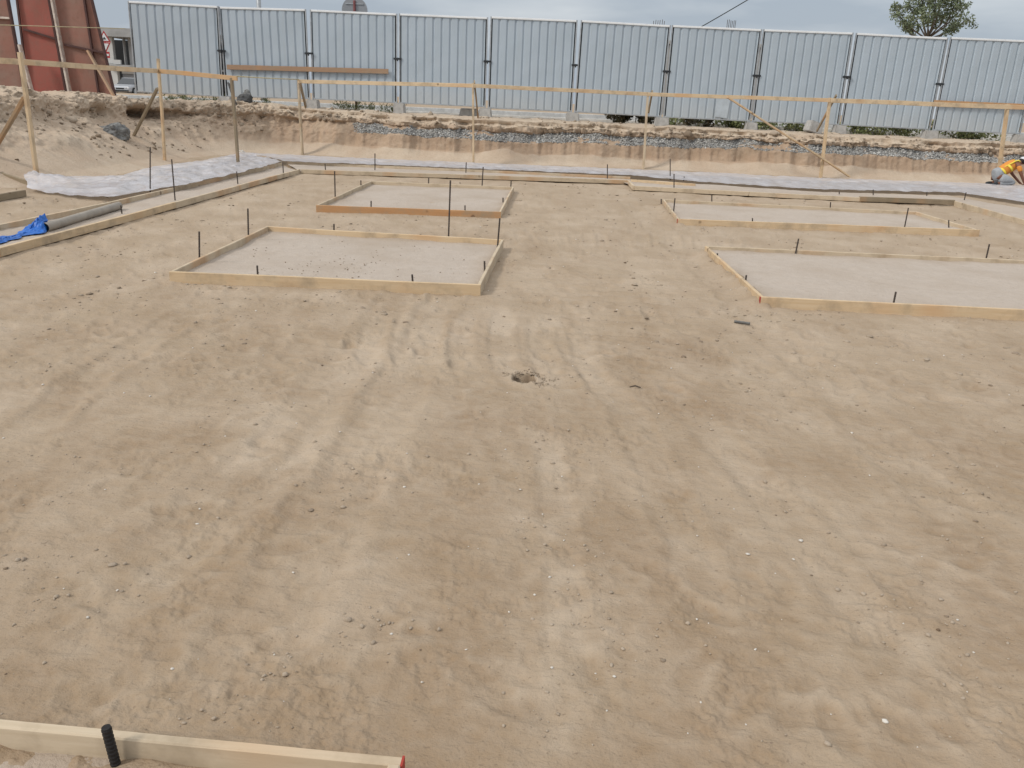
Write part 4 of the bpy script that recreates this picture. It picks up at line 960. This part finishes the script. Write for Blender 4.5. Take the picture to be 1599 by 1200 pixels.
body = skin_mesh('body', BV, BE, BRd, M['skin'], wk, 0, 2)
chain('trousers', [(-.05, 0, .27), (.02, 0, .28), (.10, 0, .36), (.20, 0, .445)], [(.15, .17), (.19, .22), (.175, .20), (.14, .17)], M['trouser'], wk)
for s in (-1, 1): chain('trouser_leg', [(.05, s*.11, .25), (.26, s*.135, .17), (.47, s*.16, .09), (.24, s*.155, .075), (.07, s*.15, .065)], [.18, .155, .105, .082, .068], M['trouser'], wk)
for s in (-1, 1): chain('shoe', [(.05, s*.15, .05), (-.05, s*.16, .04), (-.13, s*.16, .03)], [.05, .048, .034], M['shoe'], wk)
chain('vest', [(.13, 0, .39), (.20, 0, .45), (.36, 0, .57), (.46, 0, .65), (.50, 0, .675)], [(.135, .165), (.145, .175), (.155, .195), (.125, .18), (.09, .12)], M['vest'], wk)
def band(name, c, d, rx, ry, wd, mat, n=40):
    d = Vector(d).normalized(); y = Vector((0, 1, 0)); z = d.cross(y)*-1; V_ = []
    for o_, k in ((-wd, 1), (-wd*.5, 1.03), (wd*.5, 1.03), (wd, 1)):
        for i in range(n):
            t = 2*math.pi*i/n; V_.append(Vector(c)+d*o_+y*(math.cos(t)*ry*k)+z*(math.sin(t)*rx*k))
    me = bpy.data.meshes.new(name); me.from_pydata([v[:] for v in V_], [], [tuple(f) for f in gridfaces(4, n, True).tolist()]); me.update()
    o = link(name, me, mat, wk, smooth=True); o.matrix_parent_inverse = Matrix(); return o
ax = (.19, 0, .15)
band('reflective_band', (.155, 0, .41), ax, .135, .16, .028, M['yellow']); band('reflective_band', (.30, 0, .525), ax, .142, .178, .03, M['yellow'])
for s in (-1, 1): chain('vest_trim', [(.15, s*.10, .545), (.28, s*.12, .645), (.40, s*.12, .735), (.49, s*.12, .76), (.53, s*.11, .70)], [.018, .02, .022, .022, .018], M['yellow'], wk, 1)
for s in (-1, 1): chain('sleeve', [(.47, s*.17, .62), (.51, s*.215, .50), (.535, s*.23, .43)], [.078, .068, .06], M['vest'], wk)
me = lumpmesh('hair', 3, (.105, .093, .10), 1, .06); o = link('hair', me, M['hair'], wk, smooth=True); o.matrix_parent_inverse = Matrix(); o.location = (.665, 0, .735)
cb = bmesh.new(); bmesh.ops.create_uvsphere(cb, u_segments=24, v_segments=12, radius=1)
for v in cb.verts[:]:
    if v.co.z < -.05: v.co.z = -.05
    v.co = Vector((v.co.x*.118, v.co.y*.105, v.co.z*.09))
o = bmobj('cap', cb, M['capw'], wk, smooth=True); o.matrix_parent_inverse = Matrix(); o.location = (.695, 0, .775); o.rotation_euler = (0, .35, 0)
bb = bmesh.new(); bmesh.ops.create_cone(bb, cap_ends=True, segments=24, radius1=1, radius2=.97, depth=.12)
for v in bb.verts: v.co = Vector((v.co.x*.085, v.co.y*.085, v.co.z*.08))
o = bmobj('cap_visor', bb, M['capw'], wk); o.matrix_parent_inverse = Matrix(); o.location = (.785, 0, .735); o.rotation_euler = (0, .45, 0)
for s in (-1, 1):
    me = lumpmesh('ear', 2, (.018, .012, .028), 3, .05); o = link('ear', me, M['skin'], wk, smooth=True); o.matrix_parent_inverse = Matrix(); o.location = (.685, s*.088, .70)
    me = lumpmesh('eye', 2, (.010, .012, .009), 3, .02); o = link('eye', me, M['eye'], wk, smooth=True); o.matrix_parent_inverse = Matrix(); o.location = (.787, s*.028, .685)
me = lumpmesh('nose', 2, (.022, .014, .02), 3, .04); o = link('nose', me, M['skin'], wk, smooth=True); o.matrix_parent_inverse = Matrix(); o.location = (.80, 0, .66)
wk.scale = (1.0, 1.0, .88)

# ------------------------------------------------------------------ beyond the hoarding
def leaves(name, centers, radii, n, size, mat, parent, seed, elong=2.2):
    r2 = np.random.default_rng(seed); Vs = []; Fs = []; Ts = []
    C_ = np.array(centers); Rr_ = np.array(radii); pk = Rr_**2; pk = pk/pk.sum()
    ci = r2.choice(len(C_), n, p=pk); d = r2.normal(size=(n, 3)); d /= np.linalg.norm(d, axis=1)[:, None]
    pos = C_[ci]+d*(Rr_[ci]*(r2.random(n)**.45))[:, None]
    a = r2.normal(size=(n, 3)); a /= np.linalg.norm(a, axis=1)[:, None]; b = np.cross(a, r2.normal(size=(n, 3))); b /= np.linalg.norm(b, axis=1)[:, None]; c_ = np.cross(a, b)
    s = size*r2.uniform(.6, 1.4, n)[:, None]
    quad = np.stack([pos-a*s*elong*.5, pos+b*s*.5+c_*s*.1, pos+a*s*elong*.5, pos-b*s*.5+c_*s*.1], 1)
    me = from_np(name, quad.reshape(-1, 3), np.arange(n*4).reshape(-1, 4)); attr(me, 'tone', np.repeat(np.clip(r2.normal(.45, .28, n), 0, 1), 4))
    o = link(name, me, mat, parent); o.matrix_parent_inverse = Matrix(); return o
TY = 58.0; tb_ = aty(1452, 60, TY)
tr = empty('tree', (tb_[0], TY, 1.0), 'airy green tree with a thin crown above the ninth hoarding panel', 'tree')
ppm = 1301.56/(TY*.95)
def tl(px_, py_, dy=0): q_ = aty(px_, py_, TY+dy); return (q_[0]-tb_[0], dy, q_[2]-1.0)
base = (0, 0, 0); fork = tl(1448, 62)
limbs = [[base, (.1, 0, fork[2]*.5), fork]]
tips = [(1402, 22), (1420, 10), (1440, -2), (1462, 0), (1480, 6), (1500, 16), (1510, 32), (1425, 40), (1445, 24), (1468, 28), (1488, 44), (1410, 36), (1455, -14), (1476, -12), (1432, -12), (1495, 2)]
cen = []; rdi = []
for i, (x, y) in enumerate(tips):
    dy = random.uniform(-1.6, 1.6); t = tl(x, y, dy); mid = tuple(np.array(fork)*.45+np.array(t)*.55+np.array([random.uniform(-.3, .3), 0, -.25]))
    limbs.append([fork, mid, t]); cen.append(t); rdi.append(random.uniform(.38, .62)); cen.append(tuple((np.array(mid)+np.array(t))/2)); rdi.append(.34)
    for k in range(3):
        t2 = tuple(np.array(t)+np.array([random.uniform(-.7, .7), random.uniform(-.6, .6), random.uniform(-.35, .5)])); limbs.append([t, t2]); cen.append(t2); rdi.append(random.uniform(.16, .34))
TV = []; TF = []
for L_ in limbs:
    pts = [Vector(p) for p in L_]; r0 = .16 if L_ is limbs[0] else .055 if len(L_) == 3 else .018
    V_ = []; seg = 6
    for i, p in enumerate(pts):
        d = (pts[min(i+1, len(pts)-1)]-pts[max(i-1, 0)]).normalized(); a = d.orthogonal().normalized(); b = d.cross(a)
        for k in range(seg): V_.append(p+(a*math.cos(k*2*math.pi/seg)+b*math.sin(k*2*math.pi/seg))*r0*(1-.6*i/(len(pts)-1)))
    o0 = len(TV); TV += [v[:] for v in V_]; TF += [tuple(q_+o0 for q_ in f) for f in gridfaces(len(pts), seg, True).tolist()]
me = bpy.data.meshes.new('trunk'); me.from_pydata(TV, [], TF); me.update(); o = link('trunk', me, M['bark'], tr, smooth=True); o.matrix_parent_inverse = Matrix()
leaves('crown', cen, rdi, 6500, .078, M['leafA'], tr, 5)
SHR = [(1078, 30.6, .55, 'leafB'), (1135, 30.2, .50, 'leafB'), (1185, 29.9, .6, 'leafB'), (1225, 30.5, .6, 'leafB'), (1345, 30.2, .6, 'leafB'), (1392, 29.7, .55, 'leafB'), (1500, 29.6, .7, 'leafB'), (1540, 29.8, .7, 'leafB'), (968, 29.6, .38, 'leafD'), (992, 29.4, .42, 'leafD'), (1095, 29.5, .4, 'leafD')]
SL = ['green shrub seen under the seventh panel, left of the pale patch', 'olive shrub seen under the seventh panel, left of the foot below its right join', 'green shrub seen under the eighth panel behind the big brace', 'green shrub under the middle of the eighth panel, right of the brace', 'dark green shrub under the left half of the ninth panel', 'olive shrub under the right half of the ninth panel', 'green shrub under the left half of the tenth panel', 'dark green shrub under the right half of the tenth panel beside the last post', 'dark dry shrub under the sixth panel left of the form joint post', 'dark dry shrub under the sixth panel directly left of the post', 'dark shrub under the left part of the seventh panel']
for i, (x, Y, r_, m) in enumerate(SHR):
    c = aty(x, 195, Y); root = empty('shrub', (c[0], Y, 1.0), SL[i], 'shrub', 'shrubs seen under the hoarding')
    cs = [(random.uniform(-r_, r_)*1.3, random.uniform(-.3, .3), random.uniform(.15, .6)) for k in range(9)]
    leaves('foliage', cs, [r_*.5]*9, 900, .055, M[m], root, 40+i)
    st_ = []
    tv = []; tf = []
    for q_ in cs:
        o0 = len(tv); tv += [(-.01, 0, 0), (.01, 0, 0), (q_[0]+.006, q_[1], q_[2]), (q_[0]-.006, q_[1], q_[2]), (0, .015, 0)]; tf += [(o0, o0+1, o0+2, o0+3), (o0+1, o0+4, o0+2), (o0+4, o0, o0+3)]
    me = bpy.data.meshes.new('stems'); me.from_pydata(tv, [], tf); me.update(); o = link('stems', me, M['bark'], root); o.matrix_parent_inverse = Matrix()
# weeds along the foot of the left panels
cs = [(random.uniform(-11.6, -8.2), random.uniform(27.9, 28.8), 1.25+random.uniform(-.05, .1)) for k in range(40)]+[(random.uniform(-6, -3.8), random.uniform(27.8, 28.4), 1.27) for k in range(26)]
o = leaves('weeds', cs, [.14]*len(cs), 2600, .035, M['leafB'], None, 77) if False else None
r2 = np.random.default_rng(77)
C_ = np.array(cs); pos = C_[r2.integers(0, len(cs), 2200)]+r2.normal(0, .09, (2200, 3)); a = r2.normal(size=(2200, 3)); a[:, 2] = np.abs(a[:, 2])+.6; a /= np.linalg.norm(a, axis=1)[:, None]; b = np.cross(a, r2.normal(size=(2200, 3))); b /= np.linalg.norm(b, axis=1)[:, None]
quad = np.stack([pos, pos+a*.06+b*.012, pos+a*.12, pos+a*.06-b*.012], 1)
me = from_np('weeds', quad.reshape(-1, 3), np.arange(8800).reshape(-1, 4)); attr(me, 'tone', np.repeat(r2.uniform(0, .9, 2200), 4)); tag(link('weeds', me, M['leafB']), kind='stuff')

# round sign seen from the back
sy = 28.6; c = aty(554, 17, sy); sr = 19.5/1301.56*sy*.95
rs = empty('road_sign', (c[0], sy, 1.05), 'grey back of a round road sign rising above the third hoarding panel', 'road sign')
def local(o, loc_=(0, 0, 0), rot=(0, 0, 0)):
    o.matrix_parent_inverse = Matrix(); o.location = loc_; o.rotation_euler = rot; return o
bm_ = bmesh.new(); bmesh.ops.create_cone(bm_, cap_ends=True, segments=48, radius1=sr, radius2=sr, depth=.02)
local(bmobj('sign_disc', bm_, M['signback'], rs), (0, .04, c[2]-1.05), (math.pi/2, 0, 0))
local(bmobj('bracket', boxmesh([(0, 0, 0, sr*1.4, .02, .035)]), M['tube'], rs), (0, .015, c[2]-1.05+.20))
local(tube('pole', [(0, 0, 0), (0, 0, c[2]-1.05+sr*.72)], .04, M['redpole'], rs, 12))
# lamp post
c = aty(404.5, 6, 62); lp = empty('lamp_post', (c[0], 62, 1.0), 'grey lamp post rising behind the second hoarding panel', 'lamp post')
local(tube('pole', [(0, 0, 0), (0, 0, 5), (0, 0, 9.5)], [.19, .165, .12], M['tube'], lp, 14)); local(tube('arm', [(0, 0, 9.4), (.5, 0, 9.75), (1.8, 0, 9.95)], [.06, .05, .045], M['tube'], lp, 10)); local(bmobj('lamp_head', boxmesh([(2.0, 0, 9.96, .7, .28, .12)]), M['signback'], lp, bevel=.04))
# overhead cable
q0, q1 = aty(1085, 47, 52), aty(1170, -2, 52); d = (q1-q0)
pts = [q0-d*.9+np.array([0, 0, -.05])+d*t*3.2+np.array([0, 0, .35*(t-.4)**2]) for t in np.linspace(0, 1, 24)]
o = tube('overhead_cable', pts, .028, M['cable'], seg=6); tag(o, 'dark overhead cable slanting up above the seventh hoarding panel', 'cable')
# unfinished building with starter bars behind the right panels
by_ = 88.; b0 = aty(1000, 45, by_); b1 = aty(1175, 54, by_)
ub = empty('unfinished_building', ((b0[0]+b1[0])/2, by_, 1.0), 'unfinished concrete building whose two bundles of starter bars stick up above the seventh panel', 'building')
cx_ = (b0[0]+b1[0])/2; hb = aty(1087, 60, by_)[2]-1.0-.6
local(bmobj('wall', boxmesh([(0, 4, hb/2, b1[0]-b0[0]+2, 8, hb)]), M['greywall'], ub)); local(bmobj('roof', boxmesh([(0, 4, hb+.152, b1[0]-b0[0]+2.6, 8.6, .3)]), M['conc'], ub))
for (xl, xr) in ((1022, 1039), (1138, 1151)):
    for k in range(6):
        x = aty(xl+(xr-xl)*k/5, 35, by_)[0]-cx_; top = aty((xl+xr)/2, 30+random.uniform(0, 3), by_)[2]-1.0
        local(tube('starter_bar', [(x, .4+.3*(k % 2), hb+.2), (x+random.uniform(-.02, .02), .4, top)], .028, M['rebar'], ub, 6))
# villa at the left gap
vy = 84.
def vx(px_, py_=100, Y=vy): return aty(px_, py_, Y)
v0 = vx(118)[0]; v1 = vx(330)[0]; vt = vx(185, 47)[2]
vb = empty('villa', ((v0+v1)/2, vy, 1.0), 'unfinished pale concrete villa with dark openings seen in the gap left of the hoarding', 'building'); cx_ = (v0+v1)/2
def vpx(px_, py_): q_ = vx(px_, py_); return q_[0]-cx_, q_[2]-1.0
hV = vt-1.0; xl_, _ = vpx(164, 45); 
def wallbox(name, pxa, pya, pxb, pyb, mat, y0=0., dep=.4):
    xa = vpx(pxa, pya)[0]; xb_ = vpx(pxb, pyb)[0]; za = vpx(186, pya)[1]; zb_ = vpx(186, pyb)[1]; return local(bmobj(name, boxmesh([((xa+xb_)/2, y0+dep/2, (za+zb_)/2, abs(xb_-xa), dep, abs(zb_-za))]), mat, vb))
wallbox('roof', 163, 45, 330, 58.5, M['greywall'], -.9, 9)
wallbox('wall', 118, 59, 179, 99.5, M['plaster'], 0, .5); wallbox('wall', 118, 100, 187, 148, M['plaster'], 0.02, .5)
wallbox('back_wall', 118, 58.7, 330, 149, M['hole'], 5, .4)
wallbox('column', 191.5, 59, 197, 104, M['greywall'], -.05, .5); wallbox('column', 197.3, 59, 330, 104, M['greywall'], .3, .4)
wallbox('floor_slab', 170, 101.5, 330, 104.5, M['greywall'], -.6, 5.5); wallbox('parapet', 179.3, 94, 191.3, 100.8, M['plaster'], -.3, .25)
wallbox('beam', 187.2, 105, 330, 115, M['plaster'], .35, .3); wallbox('lower_wall', 187.2, 115.4, 330, 150, M['signback'], .6, .3)
# triangular signs on one post
ty_ = 46.; c = aty(168, 100, ty_); ts = empty('traffic_sign', (c[0], ty_, 1.0), 'post with red bordered triangular traffic signs beside the rightmost steel plate', 'traffic sign')
def tri(name, cz, s, inv, mat, y, parent):
    bm_ = bmesh.new(); k = -1 if inv else 1
    vs_ = [bm_.verts.new((s*math.sin(a), 0, k*s*math.cos(a))) for a in (0, 2.0944, 4.18879)]; f = bm_.faces.new(vs_); g_ = bmesh.ops.extrude_face_region(bm_, geom=[f])
    for v in g_['geom']:
        if isinstance(v, bmesh.types.BMVert): v.co.y -= .012
    bmesh.ops.recalc_face_normals(bm_, faces=bm_.faces[:])
    return local(bmobj(name, bm_, mat, parent), (0, y, cz))
def zpx(py_): return aty(166, py_, ty_)[2]-1.0
local(tube('post', [(0, 0.04, 0), (0, .04, zpx(50))], .03, M['tube'], ts, 10))
p_ = tri('warning_plate', zpx(60), .36, False, M['signred'], 0, ts); tri('plate_face', 0, .25, False, M['white'], -.014, p_); local(bmobj('symbol', boxmesh([(0, 0, -.04, .16, .004, .05), (0, 0, .02, .07, .004, .06)]), M['black'], p_), (0, -.03, 0))
p_ = tri('give_way_plate', zpx(72), .34, True, M['signred'], 0, ts); tri('plate_face', 0, .23, True, M['white'], -.014, p_)
p_ = local(bmobj('small_plate', boxmesh([(0, 0, 0, .26, .012, .30)]), M['signred'], ts), (.05, 0, zpx(86))); local(bmobj('plate_face', boxmesh([(0, 0, 0, .18, .004, .1)]), M['white'], p_), (0, -.01, 0))
# parked car
cy_ = 78.; c = aty(200, 148, cy_); ck = empty('parked_car', (c[0]+.35, cy_, c[2]-.05), 'silver car parked facing the gap between the steel plates and the hoarding', 'car')
def loft(name, secs, mat, parent, smooth=True):
    n = len(secs[0]); V_ = [p for s_ in secs for p in s_]; F_ = [tuple(f) for f in gridfaces(len(secs), n, True).tolist()]+[tuple(range(n))[::-1], tuple(range((len(secs)-1)*n, len(secs)*n))]
    me = bpy.data.meshes.new(name); me.from_pydata(V_, [], F_); me.update()
    bm_ = bmesh.new(); bm_.from_mesh(me); bmesh.ops.recalc_face_normals(bm_, faces=bm_.faces[:]); bm_.to_mesh(me); bm_.free()
    return local(link(name, me, mat, parent, smooth=smooth))
def sec(y, w_, z0, z1, rr_=.1):
    return [(-w_, y, z0+rr_), (-w_+rr_*.6, y, z0), (w_-rr_*.6, y, z0), (w_, y, z0+rr_), (w_*1.0, y, z1-rr_*1.3), (w_-rr_, y, z1), (-w_+rr_, y, z1), (-w_*1.0, y, z1-rr_*1.3)]
loft('body', [sec(-2.15, .70, .35, .62), sec(-2.05, .82, .25, .74), sec(-1.2, .88, .22, .90), sec(0, .89, .22, .95), sec(1.5, .88, .22, .97), sec(2.0, .82, .28, .95), sec(2.1, .74, .36, .85)], M['car'], ck, False)
loft('cabin', [sec(-1.05, .74, .88, .93, .03), sec(-.35, .66, .9, 1.40, .08), sec(.5, .65, .9, 1.46, .08), sec(1.3, .64, .9, 1.36, .08), sec(1.9, .70, .9, .96, .03)], M['glass'], ck, False)
loft('roof_panel', [sec(-.30, .62, 1.385, 1.44, .025), sec(.5, .62, 1.44, 1.49, .025), sec(1.25, .60, 1.35, 1.40, .025)], M['car'], ck, False)
for s in (-1, 1):
    local(bmobj('headlight', boxmesh([(s*.60, -2.08, .62, .34, .14, .16)]), M['lampglass'], ck, bevel=.04))
    for y in (-1.35, 1.35):
        bm_ = bmesh.new(); bmesh.ops.create_cone(bm_, cap_ends=True, segments=24, radius1=.33, radius2=.33, depth=.22, matrix=Matrix.Translation((s*.80, y, .33)) @ Matrix.Rotation(math.pi/2, 4, 'Y')); wl = local(bmobj('wheel', bm_, M['tyre'], ck))
        bm_ = bmesh.new(); bmesh.ops.create_cone(bm_, cap_ends=True, segments=20, radius1=.2, radius2=.18, depth=.02, matrix=Matrix.Translation((s*.918, y, .33)) @ Matrix.Rotation(s*math.pi/2, 4, 'Y')); local(bmobj('rim', bm_, M['tube'], wl))
local(bmobj('grille', boxmesh([(0, -2.14, .55, .7, .05, .12)]), M['black'], ck, bevel=.01)); local(bmobj('bumper', boxmesh([(0, -2.13, .38, 1.45, .10, .12)]), M['dark'], ck, bevel=.03))
